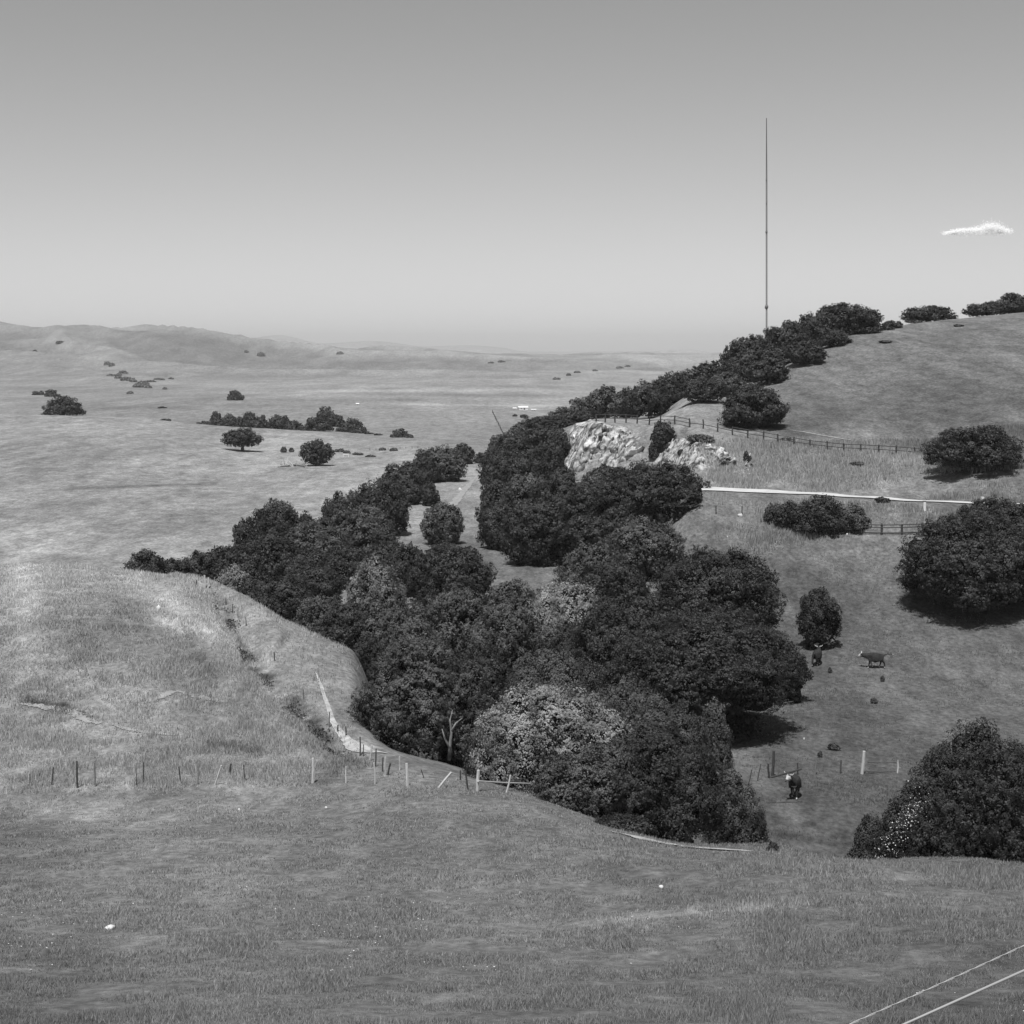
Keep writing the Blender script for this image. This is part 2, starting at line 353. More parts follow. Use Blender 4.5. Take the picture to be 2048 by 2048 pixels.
def tone_at(u, Y):
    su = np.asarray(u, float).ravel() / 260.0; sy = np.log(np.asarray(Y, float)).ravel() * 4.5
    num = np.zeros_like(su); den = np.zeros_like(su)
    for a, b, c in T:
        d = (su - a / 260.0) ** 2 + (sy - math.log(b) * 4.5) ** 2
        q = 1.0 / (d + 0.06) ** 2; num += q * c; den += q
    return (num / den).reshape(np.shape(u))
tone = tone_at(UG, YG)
# patches that differ in the grass itself
n1 = fbm(XG, YG * 0.3, 26, 5); n2 = fbm(XG, YG * 0.2, 5.5, 4)
tone = tone * (1 + 0.14 * n1 + 0.16 * n2 * (YG < 500))
tone = tone * (1 - fmask * np.clip((0.62 - ridg) * 1.0, -0.12, 0.2))
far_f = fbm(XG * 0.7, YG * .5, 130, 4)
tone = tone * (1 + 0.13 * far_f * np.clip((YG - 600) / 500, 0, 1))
def band(v0, hw, u0, u1, ymin, ymax, k, slope=0.0, soft=60):
    """a strip of differently mown or bare ground"""
    global tone
    c = v0 + slope * (UG - (u0 + u1) / 2)
    m = np.exp(-((VG - c) / hw) ** 2) * np.clip((UG - u0) / soft, 0, 1) * np.clip((u1 - UG) / soft, 0, 1) * (YG > ymin) * (YG < ymax)
    tone = tone * (1 + k * m)
band(782, 3.0, 560, 1000, 1000, 2600, 0.22); band(790, 4, 700, 1150, 900, 2600, -0.25, 0.01); band(800, 3, 400, 900, 800, 2600, -0.18)
band(773, 2.5, 800, 1300, 1000, 4000, -0.15); band(810, 2, 760, 1150, 700, 1500, 0.35, 0.01); band(816, 4, 150, 420, 700, 1500, -0.25)
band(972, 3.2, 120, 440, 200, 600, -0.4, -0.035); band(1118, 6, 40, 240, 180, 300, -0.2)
def strip(u0, v0, u1, v1, hw, k, ymin, ymax, nz_=0.5):
    global tone
    du, dv = u1 - u0, v1 - v0; L2 = du * du + dv * dv
    t = np.clip(((UG - u0) * du + (VG - v0) * dv) / L2, 0, 1)
    d = np.hypot(UG - u0 - t * du, VG - v0 - t * dv)
    m = np.exp(-(d / hw) ** 2) * np.clip(1 + nz_ * 2 * fbm(XG, YG, 1.7, 3), 0, 2) * (YG > ymin) * (YG < ymax)
    tone = tone * np.clip(1 + k * m, .25, 3)
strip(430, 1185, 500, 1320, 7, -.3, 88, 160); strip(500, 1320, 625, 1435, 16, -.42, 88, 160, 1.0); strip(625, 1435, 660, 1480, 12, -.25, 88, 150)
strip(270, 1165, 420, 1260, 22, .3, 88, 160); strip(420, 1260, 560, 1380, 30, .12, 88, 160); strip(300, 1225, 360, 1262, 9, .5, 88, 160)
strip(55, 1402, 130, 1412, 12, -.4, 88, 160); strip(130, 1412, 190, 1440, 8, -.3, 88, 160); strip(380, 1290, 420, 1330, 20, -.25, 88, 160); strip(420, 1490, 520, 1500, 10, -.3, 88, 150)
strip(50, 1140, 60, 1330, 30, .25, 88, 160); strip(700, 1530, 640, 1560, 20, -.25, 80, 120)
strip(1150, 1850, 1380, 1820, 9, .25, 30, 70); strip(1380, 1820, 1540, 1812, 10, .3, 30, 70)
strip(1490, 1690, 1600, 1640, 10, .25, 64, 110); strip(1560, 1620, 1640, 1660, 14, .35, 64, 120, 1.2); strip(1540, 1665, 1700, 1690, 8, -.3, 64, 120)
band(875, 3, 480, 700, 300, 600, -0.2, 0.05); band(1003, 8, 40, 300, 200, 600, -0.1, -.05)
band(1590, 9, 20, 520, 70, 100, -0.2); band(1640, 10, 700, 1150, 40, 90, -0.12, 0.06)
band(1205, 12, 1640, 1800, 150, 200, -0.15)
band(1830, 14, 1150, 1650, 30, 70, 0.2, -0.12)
tone = np.clip(tone, 0.03, 0.75)

nU, nY = len(Us), len(Ys)
V = np.stack([XG, YG, ZG], -1).reshape(-1, 3)
ii, jj = np.meshgrid(np.arange(nU - 1), np.arange(nY - 1), indexing='ij')
a = (ii * nY + jj).ravel(); Fq = np.stack([a, a + nY, a + nY + 1, a + 1], 1)
def gt(u, Y):
    i = np.clip(np.searchsorted(Us, u), 0, nU - 1); j = np.clip(np.searchsorted(Ys, Y), 0, nY - 1); return tone[i, j]
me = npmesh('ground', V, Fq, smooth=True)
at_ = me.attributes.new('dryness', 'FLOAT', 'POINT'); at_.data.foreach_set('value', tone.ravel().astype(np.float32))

def ground_mat():
    m = bpy.data.materials.new('pasture'); m.use_nodes = True; n = m.node_tree; b = n.nodes['Principled BSDF']
    b.inputs['Roughness'].default_value = 1.0; b.inputs['Specular IOR Level'].default_value = 0.0
    at = n.nodes.new('ShaderNodeAttribute'); at.attribute_name = 'dryness'
    tc = n.nodes.new('ShaderNodeTexCoord')
    def nz(sc, det, st=(1, 1, 1), ro=0.6):
        mp = n.nodes.new('ShaderNodeMapping'); mp.inputs['Scale'].default_value = st; mp.inputs['Rotation'].default_value = (0, 0, R(18))
        q = n.nodes.new('ShaderNodeTexNoise'); q.inputs['Scale'].default_value = sc; q.inputs['Detail'].default_value = det; q.inputs['Roughness'].default_value = ro
        n.links.new(tc.outputs['Object'], mp.inputs[0]); n.links.new(mp.outputs[0], q.inputs['Vector']); return q
    def ramp(src, lo, hi, p0=0.3, p1=0.7):
        q = n.nodes.new('ShaderNodeMapRange'); q.inputs[1].default_value = p0; q.inputs[2].default_value = p1
        q.inputs[3].default_value = lo; q.inputs[4].default_value = hi; n.links.new(src.outputs['Fac'], q.inputs[0]); return q
    A = nz(2.3, 8, (1, 0.7, 1), 0.72); B = nz(0.28, 6, (0.7, 0.2, 1), 0.68); C = nz(0.03, 5, (0.8, 0.2, 1), 0.6)
    ra = ramp(A, 0.5, 1.55); rb = ramp(B, 0.72, 1.30); rc = ramp(C, 0.82, 1.18); E = nz(0.85, 6, (0.6, 0.3, 1), 0.75); re_ = ramp(E, 0.62, 1.42)
    def mul(x, y):
        q = n.nodes.new('ShaderNodeMath'); q.operation = 'MULTIPLY'; n.links.new(x, q.inputs[0]); n.links.new(y, q.inputs[1]); return q.outputs[0]
    val = mul(mul(mul(at.outputs['Fac'], ra.outputs[0]), rb.outputs[0]), rc.outputs[0]); val = mul(val, re_.outputs[0])
    n.links.new(val, b.inputs['Base Color'])
    bp = n.nodes.new('ShaderNodeBump'); bp.inputs['Strength'].default_value = 0.55; bp.inputs['Distance'].default_value = 0.22
    n.links.new(A.outputs['Fac'], bp.inputs['Height']); n.links.new(bp.outputs[0], b.inputs['Normal'])
    return m
GM = ground_mat()
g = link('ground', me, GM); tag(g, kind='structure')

# ------------------------------------------------------------------ ribbons draped on the ground (paths, road)
def ribbon(name, pts, mat, dz=0.05, n=160, cross=5, rough=0.0, kind='structure', flat=0):
    """pts: (u, Y, halfwidth)"""
    pts = np.array(pts, float)
    t = np.linspace(0, 1, len(pts)); tq = np.linspace(0, 1, n)
    X = (pts[:, 0] - 1024) / F * pts[:, 1]
    q = pchip(t, np.stack([X, pts[:, 1], pts[:, 2]], 1), tq)
    d = np.gradient(q[:, :2], axis=0); d /= np.linalg.norm(d, axis=1)[:, None]; nr = np.stack([-d[:, 1], d[:, 0]], 1)
    rows = []
    for k in range(cross):
        s = -1 + 2 * k / (cross - 1)
        jit = 1 + rough * np.interp(tq, np.linspace(0, 1, n // 2), rng.uniform(-1, 1, n // 2)) * abs(s)
        p = q[:, :2] + nr * (q[:, 2] * s * jit)[:, None]
        u = U(p[:, 0], p[:, 1]); z = gz(u, p[:, 1]) + dz
        if flat: z = np.convolve(np.pad(z, flat, mode='edge'), np.ones(2 * flat + 1) / (2 * flat + 1), 'valid')
        rows.append(np.stack([p[:, 0], p[:, 1], z], 1))
    Vv = np.stack(rows, 1).reshape(-1, 3)
    i, j = np.meshgrid(np.arange(n - 1), np.arange(cross - 1), indexing='ij'); a = (i * cross + j).ravel()
    o = link(name, npmesh(name, Vv, np.stack([a, a + cross, a + cross + 1, a + 1], 1), smooth=True), mat)
    return tag(o, kind=kind)
DIRT = noisy('pale_bare_earth', 0.28, 0.5, 1.8, bump=0.03)
DIRT2 = noisy('worn_earth', 0.22, 0.36, 1.2, bump=0.03)
ROADM = noisy('pale_road_surface', 0.45, 0.62, 0.7)
def pv(lst, y0=25, y1=600): return [(u, at(u, v, y0, y1), hw) for u, v, hw in lst]
# white road on the bench of the right hill
ribbon('road', ROAD, ROADM, dz=0.12, n=220, cross=9, flat=3)
# cattle paths
ribbon('path', [(632, 121, .06), (640, 118, .1), (652, 113, .15), (668, 108, .18), (690, 104.5, .3), (715, 102, .5), (745, 100.5, .3), (775, 100, .08)], DIRT, dz=0.06, rough=.12)
ribbon('path', [(1215, 76.5, .1), (1250, 75.5, .5), (1300, 73.5, .7), (1350, 71.8, .6), (1400, 70.3, .55), (1450, 69, .4), (1505, 67.5, .1)], DIRT, dz=0.06, rough=.35)
ribbon('path', pv([(40, 1408, .2), (110, 1418, .35), (140, 1422, .3), (170, 1440, .35), (200, 1448, .2)], 90, 150), DIRT2, dz=0.05, rough=.6)
ribbon('path', pv([(290, 1408, .1), (320, 1395, .3), (345, 1382, .3)], 90, 150), DIRT2, dz=0.05, rough=.6)
ribbon('path', pv([(352, 1382, .1), (400, 1395, .3), (450, 1405, .15)], 90, 150), DIRT2, dz=0.05, rough=.6)
ribbon('path', pv([(555, 1422, .1), (580, 1430, .3), (608, 1438, .2)], 90, 150), DIRT2, dz=0.05, rough=.6)
ribbon('path', pv([(225, 1450, .1), (270, 1462, .25), (350, 1472, .1)], 90, 150), DIRT2, dz=0.05, rough=.6)
ribbon('path', [(772, 425, .1), (785, 418, .8), (800, 408, .5)], DIRT, dz=0.08, rough=.3)
ribbon('path', [(958, 395, .1), (920, 330, .8), (905, 310, .9), (890, 300, .2)], DIRT2, dz=0.08, rough=.4)
ribbon('path', [(1580, 246, .15), (1680, 238.5, .25), (1800, 233, .25), (1860, 231, .1)], DIRT2, dz=0.06, rough=.4)
ribbon('path', [(1560, 240, .1), (1620, 236, .2), (1650, 235, .1)], DIRT2, dz=0.06, rough=.4)
# far dirt road across the plain
0 and ribbon('path', [(600, 1480, 2), (800, 1500, 3), (1000, 1480, 4), (1200, 1440, 3)], DIRT2, dz=0.4, rough=.1)

# ------------------------------------------------------------------ trees
def ico(sub):
    bm = bmesh.new(); bmesh.ops.create_icosphere(bm, subdivisions=sub, radius=1.0)
    v = np.array([p.co[:] for p in bm.verts]); f = np.array([[q.index for q in p.verts] for p in bm.faces]); bm.free(); return v, f
ICO1 = ico(1); ICO2 = ico(2)

def rdir(r, n):
    d = r.normal(size=(n, 3)); return d / np.linalg.norm(d, axis=1)[:, None]

def foliage_mesh(name, rx, ry, H, npx_w, npx_h, leaf, seed, dens=1.0, nl=None, flat=0.35, ragged=1.0, lobes=None, core=True, dome=False):
    """crown spanning [-rx,rx] x [-ry,ry] x [0,H]; many leaf-sized faces clustered on clumps on lobes, with an opaque core coloured as inner shade"""
    r = np.random.default_rng(seed)
    if lobes is None:
        nl = nl or int(np.clip(14 + npx_w / 6, 14, 44))
        best = []; tries = 0
        while len(best) < nl and tries < 4000:
            tries += 1
            d = rdir(r, 1)[0]; d[2] = abs(d[2]) - flat * r.random(); d /= np.linalg.norm(d)
            rad = r.uniform(0.17, 0.40)
            c = d * (1 - rad) * r.uniform(0.84, 1.0)
            if all(np.linalg.norm(c - b[:3]) > 0.46 * (rad + b[3]) for b in best): best.append(np.array([*c, rad]))
        best.append(np.array([0, 0, 0.05, 0.76])); best.append(np.array([.25, .1, -.05, 0.5])); best.append(np.array([-.25, -.1, -.05, 0.5]))
        L = np.array(best)
    else: L = np.array(lobes, float)
    mn = (L[:, :3] - L[:, 3:]).min(0); mxx = (L[:, :3] + L[:, 3:]).max(0)
    if lobes is None: mn = np.array([-.90, -.92, -1.0]); mxx = np.array([.90, .92, .93])
    mn[2] = max(mn[2], -0.06 if dome == 2 else -0.2 if dome else -0.42)
    sc = np.array([2 * rx, 2 * ry, H]) / (mxx - mn)
    def tr(p): q = (p - (mn + mxx) / 2) * sc; q[:, 2] += H / 2; return q
    area = npx_w * npx_h
    N = int(np.clip(area * 5.2 * dens, 420, 120000))
    wts = L[:, 3] ** 2; wts = wts / wts.sum(); P_ = []; D_ = []; 
    for k, l in enumerate(L):
        n = int(N * wts[k] * 1.5) + 20
        ks = float(np.clip(80 / max(npx_w, 30), 0.55, 1.1)); ms = int(3.4 / (0.25 * ks) ** 2)
        sd_ = rdir(r, ms); sr = r.uniform(0.16, 0.34, ms) * ks
        sh = r.uniform(0.72, 1.02, ms)
        pick = r.integers(0, ms, n); dd = rdir(r, n)
        dd = dd + sd_[pick] * 0.55; dd /= np.linalg.norm(dd, axis=1)[:, None]
        rr = r.uniform(0.3, 1.0, n) ** 0.6
        pos = sd_[pick] * sh[pick][:, None] + dd * (sr[pick] * rr)[:, None] * ragged
        rl = np.linalg.norm(pos, axis=1); keep = rl > 0.66
        p = l[:3] + pos * l[3] * (1 / 1.12); P_.append(p[keep])
        n2 = n // 6; d2 = rdir(r, n2); P_.append(l[:3] + d2 * l[3] * r.uniform(.60, .70, n2)[:, None]); d2k = d2
        D_.append((dd * 0.95 + pos / rl[:, None] * 0.25)[keep]); D_.append(d2k)
    Pp = np.concatenate(P_); D = np.concatenate(D_)
    inside = np.zeros(len(Pp), bool)
    for l in L: inside |= np.linalg.norm(Pp - l[:3], axis=1) < l[3] * 0.6
    inside |= Pp[:, 2] < mn[2] + 0.03 * r.random(len(Pp))
    Pp = Pp[~inside]; D = D[~inside]
    if len(Pp) > N:
        s = r.permutation(len(Pp))[:N]; Pp = Pp[s]; D = D[s]
    q = tr(Pp); n = len(q)
    q[:, 2] = np.maximum(q[:, 2], 0.02 * H * r.random(n))
    nn = D / sc; nn /= np.linalg.norm(nn, axis=1)[:, None]
    td = Pp / sc; td /= np.linalg.norm(td, axis=1)[:, None] + 1e-6
    nn = nn * 0.75 + td * 0.45 + rdir(r, n) * 0.45; nn /= np.linalg.norm(nn, axis=1)[:, None]
    t1 = np.cross(nn, rdir(r, n)); t1 /= np.linalg.norm(t1, axis=1)[:, None] + 1e-9; t2 = np.cross(nn, t1)
    s = leaf * r.uniform(0.6, 1.35, n)[:, None]
    v = np.stack([q - t1 * s * .5, q - t2 * s * .32, q + t1 * s * .62, q + t2 * s * .32], 1).reshape(-1, 3)
    f = np.arange(n * 4).reshape(n, 4)
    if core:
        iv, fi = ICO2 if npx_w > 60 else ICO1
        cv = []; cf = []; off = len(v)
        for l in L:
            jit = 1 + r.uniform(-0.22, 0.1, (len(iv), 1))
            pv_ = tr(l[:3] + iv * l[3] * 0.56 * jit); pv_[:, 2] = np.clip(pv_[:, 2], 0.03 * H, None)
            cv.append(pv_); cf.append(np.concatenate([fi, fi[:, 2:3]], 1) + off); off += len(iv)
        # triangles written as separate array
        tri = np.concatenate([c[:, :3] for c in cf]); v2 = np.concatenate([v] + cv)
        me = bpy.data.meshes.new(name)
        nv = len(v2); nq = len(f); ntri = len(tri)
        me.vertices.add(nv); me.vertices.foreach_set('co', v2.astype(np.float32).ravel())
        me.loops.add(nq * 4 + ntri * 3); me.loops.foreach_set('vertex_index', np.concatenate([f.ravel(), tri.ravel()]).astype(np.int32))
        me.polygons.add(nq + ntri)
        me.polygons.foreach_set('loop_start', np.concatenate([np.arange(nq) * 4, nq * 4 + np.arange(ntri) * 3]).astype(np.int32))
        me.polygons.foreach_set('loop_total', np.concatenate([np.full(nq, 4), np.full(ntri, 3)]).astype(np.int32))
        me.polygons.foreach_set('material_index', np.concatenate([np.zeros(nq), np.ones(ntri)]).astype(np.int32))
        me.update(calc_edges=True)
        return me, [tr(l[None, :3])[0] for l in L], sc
    return npmesh(name, v, f), [tr(l[None, :3])[0] for l in L], sc

SEED = [100]; BASES = []
GW = 'trees filling the wooded gully'
def tree(name, label, u, vtop, vbot, wpx, Y, kind, group=None, cat='tree', pale_trunk=False, dens=1.0, lobes=None, leafk=1.0, ragged=1.0, sink=None, flat=0.35, trunk=True, depth=0.9, nl=None):
    SEED[0] += 1; sd_ = SEED[0]; r = random.Random(sd_)
    if isinstance(Y, tuple): Y = at(u, vbot, *Y)
    base = P(u, Y)
    ztop = zz(Y, vtop); zb = zz(Y, vbot)
    if group == GW: BASES.append((base.copy(), wpx / 2 / F * Y, kind))
    if sink is None and (zb - base.z < 6.5 or Y > 600): zb = base.z + 0.1
    zb = max(zb, base.z + (0.1 if sink is None else sink))
    H = max(ztop - zb, 0.4); rx = wpx / 2 / F * Y; ry = rx * depth * r.uniform(0.9, 1.05)
    base = Vector((base.x, base.y, min(base.z, zb)))
    e = empty(name, base, label, cat, group)
    leaf = 1.75 * 2 * Y / F * leafk
    hp = H / Y * F / 2
    me, lc, sc = foliage_mesh('crown' if trunk else 'foliage', rx, ry, H, wpx / 2, hp, leaf, sd_, dens, lobes=lobes, ragged=ragged, flat=flat, nl=nl, core=wpx > 17, dome=(2 if Y > 550 else int(not trunk)) if lobes is None else 0)
    c = link('crown' if trunk else 'foliage', me, [LEAF[kind], CORE_SHADE], e, (0, 0, zb - base.z))
    tb = MB(); zc = zb - base.z
    if trunk:
        rt = max(0.16, 0.035 * rx * 2); top = zc + H * 0.45
        bend = Vector((r.uniform(-.06, .06) * rx, r.uniform(-.06, .06) * rx, 0))
        tb.tube([(0, 0, -0.4), (bend.x * .3, bend.y * .3, top * .3), (bend.x, bend.y, top * .65), (bend.x * 1.5, bend.y * 1.5, top)], [rt * 1.5, rt, rt * .8, rt * .45], seg=9, jitter=.1)
        for q in r.sample(lc, min(len(lc), 6)):
            s0 = Vector((bend.x * .8, bend.y * .8, top * r.uniform(.35, .6)))
            e1 = Vector(q) + Vector((0, 0, zc)); mid = s0.lerp(e1, .5) + Vector((0, 0, -.06 * H))
            tb.tube([s0, mid, s0.lerp(e1, .9)], [rt * .55, rt * .35, rt * .12], seg=6)
        tb.build('trunk', PALEBARK if pale_trunk else BARK, e, smooth=True)
    else:
        for k in range(4):
            q = Vector(r.choice(lc)) + Vector((0, 0, zc))
            tb.tube([(q.x * .15, q.y * .15, -.1), q * .5, q * .9], [.06, .04, .02], seg=5)
        tb.build('stems', BARK, e)
    return e
def shrub(label, u, vtop, vbot, wpx, Y, kind, group=None, **k):
    return tree('shrub', label, u, vtop, vbot, wpx, Y, kind, group, cat='shrub', trunk=False, **k)

GW = 'trees filling the wooded gully'
GC = 'trees along the crest of the right hill'
GG = 'trees of the far grove in the pasture'
GS = 'shrubs in the gully of the distant hills'
O = 'oak_tree'
# ---- foreground clump
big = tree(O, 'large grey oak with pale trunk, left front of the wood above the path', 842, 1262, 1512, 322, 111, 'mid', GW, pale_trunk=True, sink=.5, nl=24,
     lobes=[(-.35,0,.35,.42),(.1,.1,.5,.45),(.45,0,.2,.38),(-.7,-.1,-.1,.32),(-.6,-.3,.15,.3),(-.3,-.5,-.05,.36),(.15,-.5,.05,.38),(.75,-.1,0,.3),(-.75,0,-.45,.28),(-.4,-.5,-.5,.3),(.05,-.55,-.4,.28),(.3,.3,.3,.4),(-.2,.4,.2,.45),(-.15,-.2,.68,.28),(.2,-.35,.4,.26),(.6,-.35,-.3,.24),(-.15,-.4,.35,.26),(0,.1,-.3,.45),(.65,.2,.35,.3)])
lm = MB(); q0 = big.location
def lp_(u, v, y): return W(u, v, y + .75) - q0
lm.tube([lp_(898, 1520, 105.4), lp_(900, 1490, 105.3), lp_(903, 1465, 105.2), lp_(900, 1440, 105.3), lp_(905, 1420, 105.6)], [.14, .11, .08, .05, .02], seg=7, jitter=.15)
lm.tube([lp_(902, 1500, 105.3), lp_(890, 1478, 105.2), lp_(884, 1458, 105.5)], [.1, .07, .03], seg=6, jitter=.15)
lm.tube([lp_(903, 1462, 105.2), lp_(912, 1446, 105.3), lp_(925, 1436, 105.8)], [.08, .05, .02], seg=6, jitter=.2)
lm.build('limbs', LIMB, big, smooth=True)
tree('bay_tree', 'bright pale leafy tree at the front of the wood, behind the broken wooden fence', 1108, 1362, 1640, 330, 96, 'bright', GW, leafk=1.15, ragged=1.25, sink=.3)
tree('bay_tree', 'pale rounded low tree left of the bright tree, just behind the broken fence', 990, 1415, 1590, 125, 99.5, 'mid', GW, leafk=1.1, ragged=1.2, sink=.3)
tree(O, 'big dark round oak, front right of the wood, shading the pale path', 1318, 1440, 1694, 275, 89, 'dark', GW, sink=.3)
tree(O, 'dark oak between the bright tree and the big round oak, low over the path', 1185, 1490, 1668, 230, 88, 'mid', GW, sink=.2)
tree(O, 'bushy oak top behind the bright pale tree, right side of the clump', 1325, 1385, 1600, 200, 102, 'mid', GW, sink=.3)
shrub('loose dark shrub at the right foot of the front clump, beside the leaning stakes', 1470, 1545, 1662, 130, 96, 'mid', ragged=1.3)
shrub('grey feathery bush behind the bright tree, top of the front clump', 1110, 1290, 1420, 250, 118, 'mid', ragged=1.3)
shrub('grey bush right of the feathery bush, behind the front clump', 1260, 1345, 1470, 190, 113, 'mid', ragged=1.2)
shrub('pale weedy bush on the sunny edge right of the clump below the broad oak', 1420, 1400, 1480, 90, 114, 'mid', ragged=1.4)
shrub('low dark hedge-like bush at the lower right of the front fence rail', 1110, 1585, 1650, 110, 89, 'mid')
shrub('low dark bush along the path edge under the big round oak', 1240, 1630, 1680, 120, 82, 'dark')
shrub('small bush behind the leaning stakes of the right fence', 1455, 1530, 1580, 60, 106, 'mid', ragged=1.3)
# ---- middle
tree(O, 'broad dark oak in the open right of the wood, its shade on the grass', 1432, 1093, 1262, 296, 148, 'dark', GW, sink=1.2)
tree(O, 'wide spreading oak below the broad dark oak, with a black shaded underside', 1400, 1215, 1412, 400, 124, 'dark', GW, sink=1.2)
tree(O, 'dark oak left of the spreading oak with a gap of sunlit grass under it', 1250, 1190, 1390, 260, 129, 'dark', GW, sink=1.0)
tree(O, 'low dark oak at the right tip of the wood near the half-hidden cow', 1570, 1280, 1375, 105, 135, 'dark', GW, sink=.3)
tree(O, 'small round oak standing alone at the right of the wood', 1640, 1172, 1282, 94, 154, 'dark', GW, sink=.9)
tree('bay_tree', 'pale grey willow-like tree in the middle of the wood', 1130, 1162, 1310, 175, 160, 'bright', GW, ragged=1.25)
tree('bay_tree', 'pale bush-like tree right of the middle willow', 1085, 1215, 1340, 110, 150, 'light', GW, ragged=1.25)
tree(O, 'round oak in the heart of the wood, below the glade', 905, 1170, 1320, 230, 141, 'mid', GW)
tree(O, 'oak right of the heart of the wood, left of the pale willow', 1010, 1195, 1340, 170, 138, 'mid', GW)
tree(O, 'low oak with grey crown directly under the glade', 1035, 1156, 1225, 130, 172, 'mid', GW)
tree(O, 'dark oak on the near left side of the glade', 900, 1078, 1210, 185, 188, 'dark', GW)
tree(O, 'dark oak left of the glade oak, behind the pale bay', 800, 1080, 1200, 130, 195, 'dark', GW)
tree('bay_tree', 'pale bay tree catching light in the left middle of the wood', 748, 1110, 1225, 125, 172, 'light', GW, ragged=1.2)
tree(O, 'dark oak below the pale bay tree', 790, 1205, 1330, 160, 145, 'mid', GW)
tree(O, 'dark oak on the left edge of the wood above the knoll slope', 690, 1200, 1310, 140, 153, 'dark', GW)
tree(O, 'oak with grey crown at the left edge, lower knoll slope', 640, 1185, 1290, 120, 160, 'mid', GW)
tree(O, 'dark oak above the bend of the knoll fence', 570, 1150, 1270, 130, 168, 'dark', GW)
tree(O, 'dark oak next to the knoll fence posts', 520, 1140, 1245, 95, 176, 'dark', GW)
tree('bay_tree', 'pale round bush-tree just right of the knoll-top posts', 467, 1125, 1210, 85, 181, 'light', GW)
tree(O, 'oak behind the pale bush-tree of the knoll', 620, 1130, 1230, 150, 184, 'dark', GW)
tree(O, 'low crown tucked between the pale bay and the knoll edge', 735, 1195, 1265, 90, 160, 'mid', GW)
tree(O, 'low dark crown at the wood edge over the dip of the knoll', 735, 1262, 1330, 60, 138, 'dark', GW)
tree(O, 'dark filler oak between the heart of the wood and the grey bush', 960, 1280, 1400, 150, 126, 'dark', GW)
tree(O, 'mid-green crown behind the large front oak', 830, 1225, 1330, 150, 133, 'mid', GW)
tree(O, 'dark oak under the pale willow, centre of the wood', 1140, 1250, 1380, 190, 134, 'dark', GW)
# ---- left band
tree(O, 'dark two-headed oak at the left end of the wooded band', 292, 1098, 1172, 105, 198, 'dark', GW)
tree(O, 'low crown second from the left end of the wooded band', 352, 1108, 1175, 72, 200, 'dark', GW)
tree(O, 'crown third from the left end of the band, over the knoll crest', 400, 1098, 1175, 90, 203, 'dark', GW)
tree(O, 'crown at the dip of the band behind the knoll-top posts', 450, 1086, 1175, 95, 206, 'dark', GW)
tree(O, 'tall-headed oak standing above the left of the band', 552, 995, 1095, 112, 226, 'dark', GW)
tree(O, 'narrow oak leaning left beside the tall-headed oak', 492, 1030, 1112, 62, 221, 'dark', GW)
tree(O, 'wide oak in front of the tall-headed oak', 540, 1060, 1170, 150, 207, 'dark', GW)
tree(O, 'oak with rounded grey crown right of the wide oak in the band', 630, 1035, 1150, 150, 216, 'mid', GW)
tree(O, 'dark oak below the rounded grey crown', 625, 1095, 1190, 120, 195, 'dark', GW)
tree(O, 'big oak at the bulge of the band left of the side clearing', 725, 1005, 1130, 150, 222, 'mid', GW)
tree(O, 'oak on the upper edge of the band against the pasture', 690, 972, 1070, 110, 246, 'dark', GW)
tree(O, 'crown at the upper edge left of the bulge', 620, 1020, 1080, 90, 236, 'dark', GW)
tree(O, 'oak on the upper edge where the band narrows', 760, 950, 1050, 120, 258, 'dark', GW)
tree(O, 'crown above the side clearing', 812, 955, 1008, 80, (250, 400), 'dark', GW)
tree(O, 'oak near the head of the band', 810, 920, 1000, 104, (250, 400), 'dark', GW)
tree(O, 'rounded oak at the head of the band against the pale field', 880, 888, 962, 120, (250, 450), 'mid', GW)
tree(O, 'small crown stepping down at the head of the band', 922, 885, 928, 60, (300, 520), 'dark', GW)
tree(O, 'low crown on the left shoulder at the head of the band', 848, 902, 966, 66, (250, 450), 'dark', GW)
shrub('small dark bush at the very tip of the band beyond the glade', 968, 902, 926, 44, (300, 520), 'dark')
shrub('low brush on the field edge at the top of the glade', 1005, 905, 932, 60, (300, 520), 'mid')
tree(O, 'round oak standing in the glade between two strips of grass', 886, 1000, 1088, 92, (200, 300), 'mid', GW)
tree(O, 'small crown above the glade oak', 860, 962, 1012, 40, (250, 400), 'dark', GW)
tree(O, 'oak at the left of the side clearing, lower edge', 780, 1078, 1150, 100, 205, 'dark', GW)
# ---- right of the glade
tree(O, 'tall oak on the right side of the glade head', 1010, 880, 1000, 110, 308, 'dark', GW)
tree(O, 'oak beside the white cliff, its crown touching the rock', 1095, 870, 985, 85, 262, 'dark', GW)
tree(O, 'oak right of the glade below the tall oak', 1000, 960, 1080, 95, 262, 'dark', GW)
tree(O, 'dark oak with black underside at the lower right of the glade', 1010, 1000, 1098, 115, 240, 'dark', GW)
tree(O, 'broad oak with black shaded foot at the glade bend', 1085, 985, 1125, 170, 222, 'dark', GW)
tree(O, 'crown filling the slope under the white cliff', 1120, 935, 1040, 130, 240, 'dark', GW)
tree(O, 'big many-lobed oak in front of the rocks beside the white road', 1305, 918, 1062, 240, 209, 'dark', GW, sink=1.2)
tree(O, 'oak with mottled crown left of the many-lobed oak', 1205, 958, 1110, 170, 214, 'dark', GW)
tree(O, 'small crown directly below the cliff foot', 1215, 930, 1000, 110, 232, 'mid', GW)
tree(O, 'mid-green oak below the many-lobed oak', 1285, 1030, 1190, 190, 184, 'mid', GW)
tree(O, 'oak at the right end of the glade floor', 1180, 1080, 1200, 140, 182, 'mid', GW)
tree(O, 'dark crown between the glade floor and the broad oak', 1230, 1110, 1230, 150, 170, 'dark', GW)
